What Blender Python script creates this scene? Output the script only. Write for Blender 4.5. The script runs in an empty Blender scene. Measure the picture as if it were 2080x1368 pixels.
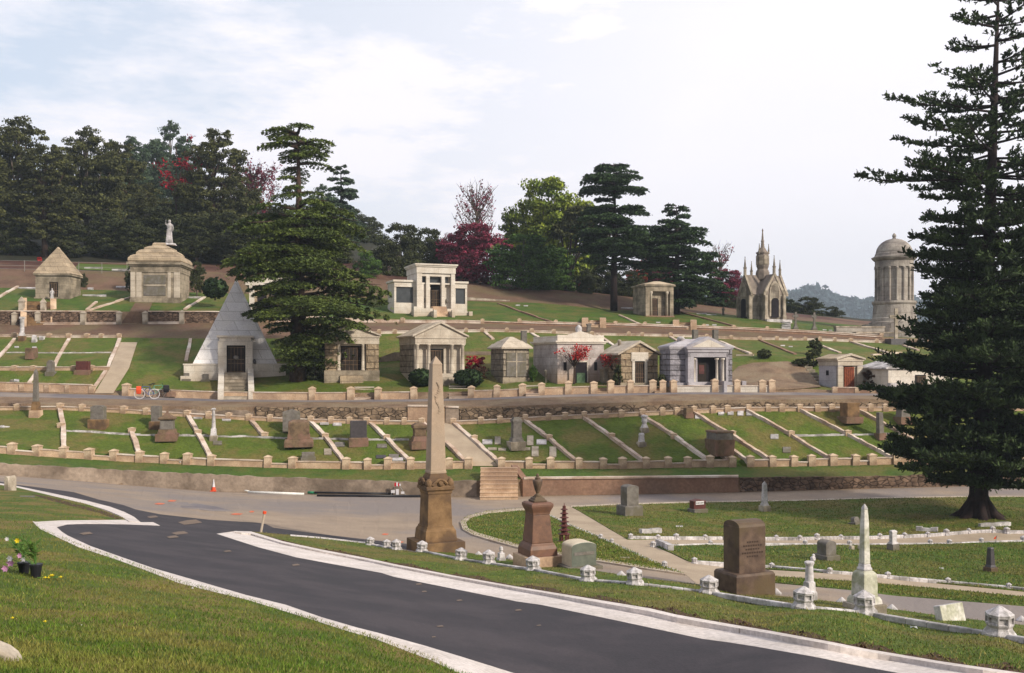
import bpy, bmesh, math, random
import numpy as np
from mathutils import Vector, Matrix, geometry
R = math.radians
SC = bpy.context.scene; COL = SC.collection
F, CX, HY, EYE = 2040.0, 1040.0, 740.0, 10.0
# ------------------------------------------------------------------ camera, sky, sun, exposure
cam_d = bpy.data.cameras.new("camera"); cam = bpy.data.objects.new("camera", cam_d); COL.objects.link(cam)
cam.location = (0, 0, EYE); cam.rotation_euler = (R(90), 0, 0)
cam_d.sensor_width = 36; cam_d.lens = 36 * F / 2080; cam_d.shift_y = (HY - 684) / 2080
cam_d.clip_start = .1; cam_d.clip_end = 9000
SC.camera = cam
SUN_DIR = Vector((.68, -.56, .52)).normalized()
wd = bpy.data.worlds.new("World"); SC.world = wd; wd.use_nodes = True
wt = wd.node_tree; wt.nodes.clear()
def wn(t, **k):
    n = wt.nodes.new(t)
    for a, b in k.items(): setattr(n, a, b)
    return n
wo = wn('ShaderNodeOutputWorld'); wb = wn('ShaderNodeBackground'); wb.inputs[1].default_value = .1
sky = wn('ShaderNodeTexSky', sky_type='NISHITA', sun_disc=False)
sky.sun_elevation = math.asin(SUN_DIR.z); sky.sun_rotation = math.atan2(SUN_DIR.x, SUN_DIR.y)
sky.dust_density = 2
tc = wn('ShaderNodeTexCoord'); mp = wn('ShaderNodeMapping'); mp.inputs['Scale'].default_value = (1, 1, 3.2)
n1 = wn('ShaderNodeTexNoise'); n1.inputs['Scale'].default_value = 3.4; n1.inputs['Detail'].default_value = 8; n1.inputs['Roughness'].default_value = .62
cr = wn('ShaderNodeValToRGB'); cr.color_ramp.elements[0].position = .40; cr.color_ramp.elements[1].position = .60
sx = wn('ShaderNodeSeparateXYZ')
# clear patches open towards the upper left (-x), the rest is veiled
ma = wn('ShaderNodeMath', operation='MULTIPLY_ADD'); ma.inputs[1].default_value = 1.5; ma.inputs[2].default_value = .99
mz = wn('ShaderNodeMath', operation='MULTIPLY_ADD'); mz.inputs[1].default_value = -1.0
mm = wn('ShaderNodeMath', operation='MAXIMUM')
cl = wn('ShaderNodeClamp')
mix = wn('ShaderNodeMix', data_type='RGBA'); cm = wn('ShaderNodeMix', data_type='RGBA')
cm.inputs[6].default_value = (10.2, 10.0, 10.5, 1); cm.inputs[7].default_value = (11.2, 10.7, 11.2, 1)
pale = wn('ShaderNodeMix', data_type='RGBA'); pale.inputs[0].default_value = .62; pale.inputs[7].default_value = (8.8, 9.8, 11.4, 1)
L = wt.links.new
L(tc.outputs['Generated'], mp.inputs[0]); L(mp.outputs[0], n1.inputs[0]); L(n1.outputs[0], cr.inputs[0])
L(tc.outputs['Generated'], sx.inputs[0]); L(sx.outputs[0], ma.inputs[0]); L(sx.outputs[2], mz.inputs[0]); L(ma.outputs[0], mz.inputs[2])
L(cr.outputs[0], mm.inputs[0]); L(mz.outputs[0], mm.inputs[1]); L(mm.outputs[0], cl.inputs[0])
L(sky.outputs[0], pale.inputs[6]); L(pale.outputs[2], mix.inputs[6]); L(n1.outputs[0], cm.inputs[0]); L(cm.outputs[2], mix.inputs[7]); L(cl.outputs[0], mix.inputs[0])
# dimming added to the unseen sky behind the camera, to shade kerb faces
by = wn('ShaderNodeMapRange'); by.inputs[1].default_value = -.9; by.inputs[2].default_value = .35; by.inputs[3].default_value = .5; by.inputs[4].default_value = 1.
dk = wn('ShaderNodeVectorMath', operation='SCALE'); L(sx.outputs[1], by.inputs[0]); L(mix.outputs[2], dk.inputs[0]); L(by.outputs[0], dk.inputs[3])
L(dk.outputs[0], wb.inputs[0]); L(wb.outputs[0], wo.inputs[0])
sl = bpy.data.lights.new("sun", 'SUN'); sl.energy = 4.6; sl.angle = R(5); sl.color = (1, .91, .76)
so = bpy.data.objects.new("sun", sl); COL.objects.link(so)
so.rotation_euler = SUN_DIR.to_track_quat('Z', 'Y').to_euler()
SC.view_settings.view_transform = 'Standard'; SC.view_settings.look = 'None'
SC.view_settings.exposure = .06; SC.view_settings.gamma = 1
SC.cycles.max_bounces = 5; SC.cycles.diffuse_bounces = 3; SC.cycles.volume_bounces = 0
SC.cycles.transparent_max_bounces = 4

# ------------------------------------------------------------------ tagging helpers
def tag(o, label=None, cat=None, group=None, kind=None):
    if label: o['label'] = label
    if cat: o['category'] = cat
    if group: o['group'] = group
    if kind: o['kind'] = kind
    return o
def empty(name, loc, rz=0):
    o = bpy.data.objects.new(name, None); COL.objects.link(o); o.location = loc
    o.rotation_euler = (0, 0, rz); o.empty_display_size = .3
    return o
def copy_tree(o, parent=None):
    c = o.copy(); COL.objects.link(c); c.parent = parent
    for ch in o.children: copy_tree(ch, c)
    return c

# ------------------------------------------------------------------ materials
def lin(c):
    return tuple(((v/255)/12.92 if v/255 <= .04045 else ((v/255+.055)/1.055)**2.4) for v in c)
MATS = {}
def mat(name, col, col2=None, scale=2., bump=.25, bscale=25., brick=None, rough=.9, col3=None, s3=.35, island=0., stain=None, spec=.25, metal=0, detail=5, bdist=.03, lo=.35, hi=.65, cells=0):
    """col/col2 noise mix (sRGB-like linear albedo); brick=(w,h,mortar_depth,colour shift)"""
    m = bpy.data.materials.new(name); m.use_nodes = True; nt = m.node_tree; N = nt.nodes; K = nt.links.new
    b = N['Principled BSDF']; b.inputs['Roughness'].default_value = rough; b.inputs['Specular IOR Level'].default_value = spec; b.inputs['Metallic'].default_value = metal
    t = N.new('ShaderNodeTexCoord'); co = t.outputs['Object']
    def noise(sc, det=detail):
        n = N.new('ShaderNodeTexNoise'); n.inputs['Scale'].default_value = sc; n.inputs['Detail'].default_value = det; n.inputs['Roughness'].default_value = .6; K(co, n.inputs[0]); return n.outputs[0]
    def ramp(o, a, c):
        r = N.new('ShaderNodeMapRange'); r.inputs[1].default_value = a; r.inputs[2].default_value = c; K(o, r.inputs[0]); return r.outputs[0]
    def mx(f, a, c, mode='MIX'):
        x = N.new('ShaderNodeMix'); x.data_type = 'RGBA'; x.blend_type = mode
        for s, v in ((x.inputs[0], f), (x.inputs[6], a), (x.inputs[7], c)):
            if isinstance(v, (float, int)): s.default_value = v
            elif isinstance(v, tuple): s.default_value = (*v[:3], 1)
            else: K(v, s)
        return x.outputs[2]
    col2 = col2 or tuple(v*.72 for v in col)
    c = mx(ramp(noise(scale), lo, hi), col, col2)
    if col3: c = mx(ramp(noise(s3, 3), .45, .62), c, col3)
    h = noise(bscale, 3)
    c = mx(.55, c, mx(ramp(h, .3, .7), (.62, .62, .62), (1.25, 1.25, 1.25)), 'MULTIPLY')
    if stain:
        sc_, z0, z1, z2 = stain; sp = N.new('ShaderNodeSeparateXYZ'); K(co, sp.inputs[0])
        ad = N.new('ShaderNodeMath'); ad.operation = 'MULTIPLY_ADD'; K(noise(1.2), ad.inputs[0]); ad.inputs[1].default_value = z2; K(sp.outputs[2], ad.inputs[2])
        c = mx(ramp(ad.outputs[0], z1, z0), c, sc_)
    if island:
        g = N.new('ShaderNodeNewGeometry'); c = mx(1., c, mx(g.outputs['Random Per Island'], (1-island,)*3, (1+island,)*3), 'MULTIPLY')
    hh = h
    if brick:
        w, hgt, dep, sh = brick
        sp = N.new('ShaderNodeSeparateXYZ'); K(co, sp.inputs[0]); a = N.new('ShaderNodeMath'); a.operation = 'ADD'; K(sp.outputs[0], a.inputs[0]); K(sp.outputs[1], a.inputs[1])
        cb = N.new('ShaderNodeCombineXYZ'); K(a.outputs[0], cb.inputs[0]); K(sp.outputs[2], cb.inputs[1])
        bt = N.new('ShaderNodeTexBrick'); K(cb.outputs[0], bt.inputs[0]); bt.inputs['Scale'].default_value = 1
        bt.inputs['Brick Width'].default_value = w; bt.inputs['Row Height'].default_value = hgt; bt.inputs['Mortar Size'].default_value = dep; bt.inputs['Mortar Smooth'].default_value = .6
        bt.inputs['Color1'].default_value = (1-sh,)*3+(1,); bt.inputs['Color2'].default_value = (1+sh,)*3+(1,); bt.inputs['Mortar'].default_value = (.5, .48, .45, 1)
        c = mx(1., c, bt.outputs['Color'], 'MULTIPLY')
        s = N.new('ShaderNodeMath'); s.operation = 'MULTIPLY_ADD'; K(bt.outputs['Fac'], s.inputs[0]); s.inputs[1].default_value = -1.2; K(h, s.inputs[2]); hh = s.outputs[0]
    if cells:
        mp_ = N.new('ShaderNodeMapping'); mp_.inputs['Scale'].default_value = (cells, cells, cells*1.7); K(co, mp_.inputs[0]); vv = []
        for ft in ('DISTANCE_TO_EDGE', 'F1'):
            v = N.new('ShaderNodeTexVoronoi'); v.feature = ft; v.inputs['Scale'].default_value = 1; K(mp_.outputs[0], v.inputs[0]); vv.append(v)
        sc_ = N.new('ShaderNodeSeparateColor'); K(vv[1].outputs['Color'], sc_.inputs[0]); e = ramp(vv[0].outputs['Distance'], .0, .07)
        c = mx(1., c, mx(sc_.outputs[0], (.66, .64, .64), (1.32, 1.28, 1.24)), 'MULTIPLY'); c = mx(e, tuple(v_*.8 for v_ in col2), c); hh = e
    K(c, b.inputs['Base Color'])
    if bump:
        bp = N.new('ShaderNodeBump'); bp.inputs['Strength'].default_value = bump; bp.inputs['Distance'].default_value = bdist; K(hh, bp.inputs['Height']); K(bp.outputs[0], b.inputs['Normal'])
    MATS[name] = m; return m
def A(r, g, b, k=1.15): return tuple(v/k for v in lin((r, g, b)))
M = MATS
mat('lawn', A(92, 108, 36), A(74, 90, 30), scale=1.1, bump=.8, bscale=5, col3=A(110, 102, 54), s3=.45, bdist=.12, lo=.3, hi=.7)
mat('lawn_near', A(88, 104, 36), A(70, 88, 28), scale=2.2, bump=.7, bscale=30, col3=A(122, 106, 60), s3=.8, bdist=.03, lo=.3, hi=.7)
mat('lawn_lush', A(80, 104, 34), A(64, 86, 30), scale=.9, bump=.8, bscale=6, col3=A(100, 100, 48), s3=.4, bdist=.12)
mat('dirt', A(142, 118, 96), A(112, 92, 76), scale=.8, bump=.7, bscale=9, col3=A(140, 122, 100), s3=.5, bdist=.08)
mat('dirt_red', A(120, 94, 78), A(98, 76, 62), scale=.5, bump=.6, bscale=7, col3=A(112, 96, 72), s3=.3, bdist=.08)
mat('bare_soil', A(96, 72, 56), A(70, 52, 42), scale=6, bump=.9, bscale=14, bdist=.08)
mat('leaf_litter', A(96, 62, 54), A(70, 48, 42), scale=1.2, bump=.5, bscale=9, col3=A(120, 92, 72), s3=.2)
mat('hill_grass', A(90, 110, 44), A(78, 92, 40), scale=.2, bump=.3, bscale=4)
mat('forest_floor', A(52, 50, 34), A(38, 40, 28), scale=.4, bump=.5, bscale=4)
mat('asphalt_new', A(57, 52, 58), A(49, 46, 52), scale=1.2, bump=.6, bscale=26, rough=.8, spec=.35, bdist=.006, col3=A(66, 60, 65), s3=.8)
mat('asphalt_old', A(166, 148, 130), A(150, 133, 118), scale=.5, bump=.3, bscale=18, bdist=.01, col3=A(138, 128, 124), s3=.13)
mat('road_grey', A(128, 122, 126), A(114, 108, 112), scale=.5, bump=.3, bscale=60, bdist=.01, col3=A(150, 138, 130), s3=.2)
mat('sand_path', A(186, 168, 146), A(168, 150, 130), scale=.8, bump=.25, bscale=60, bdist=.01)
mat('kerb_white', A(226, 216, 212), A(206, 196, 190), scale=1.5, bump=.15, bscale=14, bdist=.008, brick=(3.2, 60., .012, .05))
mat('kerb_old', A(206, 192, 176), A(170, 152, 134), scale=1.5, bump=.2, bscale=40, bdist=.01)
mat('wall_tan', A(214, 186, 158), A(186, 154, 126), scale=1.1, bump=.3, bscale=14, col3=A(170, 142, 120), s3=.5, bdist=.03)
mat('post_tan', A(214, 190, 164), A(186, 158, 132), scale=2.2, bump=.3, bscale=14, col3=A(160, 134, 112), s3=.9, bdist=.03)
mat('rail_stone', A(206, 184, 166), A(168, 142, 124), scale=1.6, bump=.3, bscale=14, col3=A(226, 212, 200), s3=.5)
mat('concrete_wall', A(172, 154, 138), A(136, 120, 106), scale=.7, bump=.3, bscale=6, col3=A(116, 102, 90), s3=.4, bdist=.05)
mat('brown_wall', A(156, 124, 104), A(132, 102, 86), scale=.6, bump=.3, bscale=6, col3=A(136, 110, 94), s3=.4)
mat('rubble', A(158, 138, 116), A(104, 90, 76), scale=2.5, bump=1, bscale=3.2, cells=2.3, bdist=.08)
mat('rubble_dark', A(138, 116, 100), A(84, 68, 58), scale=2.5, bump=1, bscale=3.6, cells=2.6, bdist=.08)
mat('marble', A(226, 220, 222), A(178, 172, 172), scale=2.2, bump=.3, bscale=16, col3=A(150, 146, 144), s3=1.6, bdist=.02)
mat('marble_green', A(206, 202, 188), A(140, 142, 106), scale=1.6, bump=.3, bscale=16, col3=A(222, 216, 210), s3=2.2)
mat('granite_obelisk', A(184, 160, 138), A(158, 138, 118), scale=3, bump=.2, bscale=60, col3=A(166, 148, 130), s3=.7, rough=.75, bdist=.008)
mat('brownstone', A(146, 116, 84), A(108, 84, 60), scale=2.2, bump=.3, bscale=45, col3=A(100, 80, 64), s3=1.1, bdist=.01)
mat('red_granite', A(124, 88, 68), A(96, 68, 54), scale=5, bump=.15, bscale=90, rough=.55, spec=.4, col3=A(120, 84, 70), s3=1.2, bdist=.005)
mat('brown_granite', A(112, 92, 78), A(80, 64, 56), scale=4, bump=.2, bscale=90, rough=.6, col3=A(96, 80, 58), s3=1.3, bdist=.005)
mat('green_granite', A(112, 116, 104), A(92, 98, 88), scale=5, bump=.1, bscale=120, rough=.4, spec=.5)
mat('granite_side', A(226, 212, 190), A(204, 190, 168), scale=5, bump=.1, bscale=120)
mat('grey_granite', A(132, 126, 120), A(104, 98, 94), scale=4, bump=.2, bscale=50, col3=A(110, 104, 88), s3=1)
mat('dark_granite', A(74, 68, 72), A(58, 54, 58), scale=5, bump=.1, bscale=60, rough=.45, spec=.5)
mat('maroon_granite', A(104, 60, 56), A(84, 48, 46), scale=5, bump=.1, bscale=60, rough=.5)
mat('old_stone', A(128, 108, 86), A(92, 76, 62), scale=3, bump=.4, bscale=25, col3=A(134, 104, 90), s3=1.2)
mat('pale_stone', A(196, 184, 168), A(160, 146, 130), scale=2, bump=.3, bscale=20, col3=A(130, 120, 106), s3=.9)
mat('ash_pale', A(210, 198, 182), A(180, 166, 150), scale=1.2, bump=.3, bscale=18, brick=(1.2, .5, .012, .06), bdist=.03, stain=(A(150,128,104), -.2, 1.1, 1.0))
mat('ash_white', A(226, 218, 208), A(204, 192, 178), scale=1.0, bump=.2, bscale=18, brick=(1.4, .55, .01, .04), bdist=.03, stain=(A(176,156,134), -.2, 1.0, 1.0))
mat('pyr_stone', A(243, 240, 240), A(226, 220, 220), scale=.9, bump=.3, bscale=18, brick=(1.5, .72, .018, .06), col3=A(236, 230, 226), s3=.5)
mat('ash_brown', A(176, 162, 142), A(138, 126, 112), scale=1.2, bump=.4, bscale=12, brick=(1.3, .45, .015, .1), col3=A(118, 108, 92), s3=.6)
mat('roof_tan', A(190, 170, 144), A(152, 136, 116), scale=1.2, bump=.5, bscale=12, brick=(1.2, .42, .02, .16), bdist=.05)
mat('roof_pale', A(206, 190, 168), A(176, 158, 136), scale=1.2, bump=.3, bscale=12)
mat('rustic', A(168, 156, 140), A(128, 116, 104), scale=2.2, bump=1, bscale=5, brick=(1.0, .42, .035, .16), bdist=.14)
mat('rustic_tan', A(178, 158, 132), A(136, 118, 98), scale=2.2, bump=1, bscale=5, brick=(1.1, .46, .035, .16), bdist=.14)
mat('rustic_blue', A(164, 160, 168), A(130, 126, 134), scale=2.2, bump=1, bscale=5, brick=(1.5, .38, .035, .12), bdist=.14)
mat('ash_blue', A(190, 186, 192), A(164, 158, 164), scale=1.2, bump=.3, bscale=18, brick=(1.4, .6, .01, .04))
mat('stained', A(206, 196, 194), A(168, 156, 152), scale=1.3, bump=.3, bscale=10, brick=(1.4, .62, .015, .08), stain=(A(160, 126, 92), .2, 2.2, 1.6))
mat('gothic', A(186, 174, 158), A(140, 132, 120), scale=1.1, bump=.4, bscale=12, brick=(1., .5, .02, .1), col3=A(116, 106, 96), s3=.6)
mat('gothic_roof', A(152, 138, 128), A(122, 112, 104), scale=1.1, bump=.4, bscale=12)
mat('tower', A(186, 178, 168), A(148, 138, 130), scale=.7, bump=.3, bscale=10, brick=(2.2, .9, .02, .07), col3=A(120, 112, 108), s3=.4)
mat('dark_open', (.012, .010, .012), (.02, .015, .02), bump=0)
mat('glass_dark', (.03, .035, .04), (.05, .055, .06), bump=0, rough=.3, spec=.6)
mat('bronze_door', A(60, 50, 44), A(40, 36, 34), scale=6, bump=.3, bscale=12)
mat('copper_door', A(150, 82, 56), A(108, 58, 44), scale=6, bump=.3, bscale=12)
mat('green_door', A(100, 128, 96), A(74, 92, 76), scale=5, bump=.2, bscale=12)
mat('bark', A(86, 68, 58), A(56, 44, 38), scale=5, bump=.8, bscale=9, bdist=.06)
mat('bark_grey', A(116, 104, 96), A(84, 74, 68), scale=3, bump=.6, bscale=7)
mat('bark_dark', A(52, 38, 38), A(36, 28, 28), scale=5, bump=.8, bscale=9)
def leafm(n, a, b, s=.5, isl=.55): return mat(n, A(*a), A(*b), scale=s, bump=0, bscale=3, island=isl, rough=.75, spec=.2)
leafm('f_pine', (92, 94, 52), (54, 58, 36), .25)
leafm('f_oak', (80, 86, 50), (50, 56, 38), .3)
leafm('f_blue', (86, 104, 78), (58, 76, 56), .3)
leafm('f_cedar', (104, 118, 54), (56, 70, 34), .5)
leafm('f_cedar2', (66, 88, 50), (44, 62, 38), .5)
leafm('f_norfolk', (66, 82, 44), (38, 52, 30), .8)
leafm('f_yellow', (150, 160, 54), (84, 108, 46), .35)
leafm('f_green', (88, 118, 48), (56, 82, 38), .35)
leafm('f_maroon', (146, 54, 80), (98, 42, 62), .4)
leafm('f_crimson', (176, 36, 54), (122, 26, 42), 1)
leafm('f_red', (196, 62, 58), (160, 44, 48), 1)
leafm('f_orange', (186, 92, 56), (150, 60, 50), .6)
leafm('f_box', (50, 68, 36), (34, 50, 28), 1.5)
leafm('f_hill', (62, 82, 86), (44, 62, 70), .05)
mat('blade', A(98, 120, 36), A(72, 98, 28), scale=2.2, bump=0, bscale=3, island=.5, rough=.75, spec=.2, col3=A(122, 118, 56), s3=.9)
leafm('blade_dry', (150, 138, 84), (112, 112, 56), 1.4, .4)
leafm('clod', (98, 74, 56), (70, 50, 40), 3, .4)
def flat(n, c, rough=.6, **k): return mat(n, A(*c), A(*[v*.9 for v in c]), bump=0, rough=rough, **k)
flat('orange', (240, 90, 50)); flat('white_pl', (238, 236, 232), .4); flat('green_pl', (60, 150, 110), .4); flat('black_pl', (38, 38, 44), .4)
flat('red', (190, 30, 44)); flat('yellow', (236, 210, 40)); flat('pink', (206, 150, 190)); flat('teal', (90, 160, 140), .4); flat('blue', (70, 90, 150), .4)
flat('chrome', (190, 190, 190), .35); flat('orange_spray', (230, 120, 84)); flat('stem', (90, 130, 60)); flat('paper', (226, 222, 226)); flat('wire', (150, 146, 140))
flat('dust', (128, 110, 96)); flat('dark_letters', (66, 50, 42))

# ------------------------------------------------------------------ mesh builder
class MB:
    def __init__(s): s.v = []; s.f = []
    def add(s, vs, fs):
        n = len(s.v); s.v += [tuple(v) for v in vs]; s.f += [tuple(i+n for i in f) for f in fs]; return s
    def box(s, x0, x1, y0, y1, z0, z1):
        return s.add([(x0,y0,z0),(x1,y0,z0),(x1,y1,z0),(x0,y1,z0),(x0,y0,z1),(x1,y0,z1),(x1,y1,z1),(x0,y1,z1)],
                     [(0,3,2,1),(4,5,6,7),(0,1,5,4),(1,2,6,5),(2,3,7,6),(3,0,4,7)])
    def rings(s, rs, cx=0, cy=0, n=4):
        """stack of rectangles (z,hx,hy) for n=4, else n-gons"""
        vs = []
        for z, hx, hy in rs:
            if n == 4: vs += [(cx-hx,cy-hy,z),(cx+hx,cy-hy,z),(cx+hx,cy+hy,z),(cx-hx,cy+hy,z)]
            else: vs += [(cx+hx*math.cos(2*math.pi*(i+.5)/n), cy+hy*math.sin(2*math.pi*(i+.5)/n), z) for i in range(n)]
        fs = [tuple(range(n-1, -1, -1)), tuple(range((len(rs)-1)*n, len(rs)*n))]
        for k in range(len(rs)-1):
            for i in range(n): a, b = k*n+i, k*n+(i+1) % n; fs.append((a, b, b+n, a+n))
        return s.add(vs, fs)
    def prism(s, pts, y0, y1):
        """polygon in xz (ccw from the front) extruded from y0 to y1"""
        n = len(pts); vs = [(x, y0, z) for x, z in pts]+[(x, y1, z) for x, z in pts]
        return s.add(vs, [tuple(range(n)), tuple(range(2*n-1, n-1, -1))]+[(i, i+n, (i+1) % n+n, (i+1) % n) for i in range(n)])
    def prismx(s, pts, x0, x1):
        """polygon in yz extruded from x0 to x1"""
        n = len(pts); vs = [(x0, y, z) for y, z in pts]+[(x1, y, z) for y, z in pts]
        return s.add(vs, [tuple(range(n-1, -1, -1)), tuple(range(n, 2*n))]+[(i, (i+1) % n, (i+1) % n+n, i+n) for i in range(n)])
    def tube(s, p, r, n=6, cap=True):
        """p list of points, r radius or list"""
        p = [Vector(q) for q in p]; r = r if isinstance(r, (list, tuple)) else [r]*len(p); vs = []
        for i, q in enumerate(p):
            d = (p[min(i+1, len(p)-1)]-p[max(i-1, 0)]).normalized(); u = d.orthogonal().normalized() if abs(d.z) > .95 else d.cross(Vector((0, 0, 1))).normalized(); w = d.cross(u)
            vs += [q+(u*math.cos(2*math.pi*k/n)+w*math.sin(2*math.pi*k/n))*r[i] for k in range(n)]
        fs = [(i*n+k, i*n+(k+1) % n, (i+1)*n+(k+1) % n, (i+1)*n+k) for i in range(len(p)-1) for k in range(n)]
        if cap: fs += [tuple(range(n-1, -1, -1)), tuple(range((len(p)-1)*n, len(p)*n))]
        return s.add(vs, fs)
    def ico(s, c, r, sub=1, sq=1):
        bm = bmesh.new(); bmesh.ops.create_icosphere(bm, subdivisions=sub, radius=1)
        s.add([(c[0]+v.co.x*r, c[1]+v.co.y*r, c[2]+v.co.z*r*sq) for v in bm.verts], [tuple(v.index for v in f.verts) for f in bm.faces]); bm.free(); return s
    def build(s, name, m, parent=None, bevel=0, smooth=False, fix=True):
        me = bpy.data.meshes.new(name); me.from_pydata(s.v, [], s.f)
        if fix:
            bm = bmesh.new(); bm.from_mesh(me); bmesh.ops.recalc_face_normals(bm, faces=bm.faces); bm.to_mesh(me); bm.free()
        me.materials.append(M[m] if isinstance(m, str) else m)
        if smooth: me.polygons.foreach_set('use_smooth', [True]*len(me.polygons))
        o = bpy.data.objects.new(name, me); COL.objects.link(o); o.parent = parent
        if bevel:
            b = o.modifiers.new('bevel', 'BEVEL'); b.width = bevel; b.segments = 2; b.limit_method = 'ANGLE'; b.angle_limit = R(28)
        return o
def npmesh(name, V, nv, m, parent=None):
    """V: (N*nv,3) verts, faces of nv consecutive verts"""
    n = len(V)//nv; me = bpy.data.meshes.new(name)
    me.vertices.add(len(V)); me.vertices.foreach_set('co', V.astype(np.float32).ravel())
    me.loops.add(len(V)); me.loops.foreach_set('vertex_index', np.arange(len(V), dtype=np.int32))
    me.polygons.add(n); me.polygons.foreach_set('loop_start', np.arange(0, len(V), nv, dtype=np.int32))
    me.update(calc_edges=True); me.materials.append(M[m])
    o = bpy.data.objects.new(name, me); COL.objects.link(o); o.parent = parent; return o

# ------------------------------------------------------------------ the lie of the land
TP = [(0,1368,5.0),(300,1368,5.4),(600,1368,6.4),(850,1368,8.6),(-400,1368,4.6),(-400,1180,9.5),(70,1172,12.5),(0,1250,8.8),(300,1250,10),
 (70,1065,21),(320,1066,27),(200,1062,24),(0,990,42),(120,1008,38),(-500,985,38),(240,1042,31),(130,1090,18.5),(250,1132,16.3),(370,1175,14.5),(600,1240,13),(850,1312,12),(1045,1368,11.5),
 (1300,1440,11.2),(1428,1300,14.4),(1768,1357,12.4),(2080,1400,11.3),(2500,1430,11),(1250,1260,15.4),(1100,1229,16.5),(800,1172,18.5),(600,1128,21),(445,1085,25),
 (857,1122,28.5),(993,1150,25),(1083,1162,23.3),(1195,1180,21),(1290,1188,19.7),(1440,1207,18),(1632,1235,16.6),(1757,1248,15.6),(2030,1295,13.2),(2400,1350,12),(752,1105,33),
 (885,1115,31),(1090,1148,27),(1000,1112,34),(1500,1190,26),(1800,1222,25.5),(2080,1258,24.5),(1500,1140,33),(1925,1188,30),(2400,1200,30),
 (1500,1096,41),(2000,1088,41),(1200,1090,39),(1500,1030,52),(1985,1050,48),(850,1010,56),(1240,1007,56),(1500,1001,56),(1900,990,57.5),(2300,982,58),(430,999,56),(0,965,54),(-500,930,54),(250,985,55.5),
 (700,1006,56),(600,1060,39.5),(300,1012,47),(500,1040,43),(750,1082,37),(950,1047,46),(1000,1097,37),(1120,1030,50)]
def ip(x, pts): a = np.array(pts, float); return np.interp(x, a[:, 0], a[:, 1])
L0 = [(-700,915),(-400,935),(0,965),(250,985),(430,999),(700,1006),(850,1010),(1000,1010),(1240,1006),(1500,1001),(1900,990),(2080,985),(2800,972)]
L1 = [(-700,895),(-400,915),(0,942),(250,956),(500,968),(850,980),(1060,974),(1300,972),(1500,970),(1900,966),(2080,963),(2800,955)]
L2 = [(-700,898),(0,921),(130,930),(284,939),(430,946),(595,951),(748,953),(1018,951),(1265,952),(1397,949),(1612,947),(1815,943),(2080,941),(2800,938)]
L3 = [(x, y-13) for x, y in L2]
L5 = [(-700,828),(0,833),(122,832),(250,838),(381,846),(506,853),(631,858),(786,861),(921,862),(1015,858),(1114,852),(1231,847),(1375,840),(1520,834),(2800,832)]
L6 = [(x, y-1.5) for x, y in L5]
L7 = [(-700,813),(0,819),(250,825),(500,827),(700,829),(850,828),(1000,826),(1200,820),(1375,815),(1520,812),(1800,811),(2800,808)]
L8 = [(-700,803),(0,806),(200,810),(450,816),(640,817),(850,816),(1000,812),(1100,808),(1250,804),(1375,801),(1800,804),(2800,803)]
L9 = [(-700,795),(0,797),(190,802),(250,804),(440,811),(640,813),(850,811),(1000,808),(1100,803),(1200,800),(1400,797),(1560,797),(1800,799.5),(2800,799)]
L10 = [(-700,782),(0,786),(190,790),(260,796),(440,797),(640,799),(850,797),(1000,795),(1100,789),(1200,788),(1400,787),(1560,787),(1700,793),(1800,795),(2800,794)]
L11 = [(-700,735),(0,744),(250,748),(400,770),(700,770),(870,777),(1050,776),(1200,777),(1290,780),(1440,780),(1560,770),(1660,782),(1720,789),(1800,785),(2800,780)]
L11b = [(-700,712),(0,716),(250,718),(400,728),(560,735),(770,736),(950,722),(1050,722),(1200,728),(1300,730),(1440,732),(1560,724),(1800,740),(2080,745),(2800,745)]
L12 = [(-700,672),(0,684),(140,686),(245,686),(400,688),(560,688),(770,678),(860,676),(1000,674),(1100,676),(1200,681),(1375,684),(1500,690),(1650,692),(1800,697),(2080,706),(2800,715)]
L13 = [(-700,660),(0,660),(150,659),(430,657),(600,655),(770,656),(900,656),(1000,658),(1100,662),(1300,666),(1500,674),(1650,681),(1780,689),(2080,700),(2800,708)]
L14 = [(-700,634),(0,633),(430,634),(600,640),(760,649),(900,651),(1000,654.5),(1100,658),(1300,662),(1500,669),(1650,676),(1780,685),(2080,697),(2800,705)]
L15 = [(-700,605),(0,607),(130,607),(325,613),(600,620),(830,634),(960,631),(1100,634),(1300,643),(1350,645),(1450,646),(1550,650),(1650,660),(1750,670),(2080,686),(2800,700)]
L16 = [(-700,580),(0,585),(300,592),(600,600),(950,612),(1100,616),(1250,630),(1450,637),(1600,649),(1750,662),(2080,680),(2800,690)]
L17 = [(-700,540),(0,546),(150,548),(400,552),(600,560),(900,574),(1000,582),(1200,597),(1300,606),(1450,624),(1600,642),(1750,657),(2080,676),(2800,686)]
L18 = [(-700,522),(0,530),(200,533),(500,537),(760,530),(800,545),(900,562),(1000,574),(1200,590),(1300,602),(1450,618),(1600,636),(1750,652),(2080,672),(2800,684)]
L19 = [(-700,380),(0,410),(300,400),(550,425),(700,455),(760,482),(800,515),(900,548),(1000,566),(1200,584),(1400,607),(1600,630),(1750,648),(2080,668),(2800,682)]
D0L = [(-700,50),(0,54),(250,56),(1500,56.5),(2800,58)]
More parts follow.
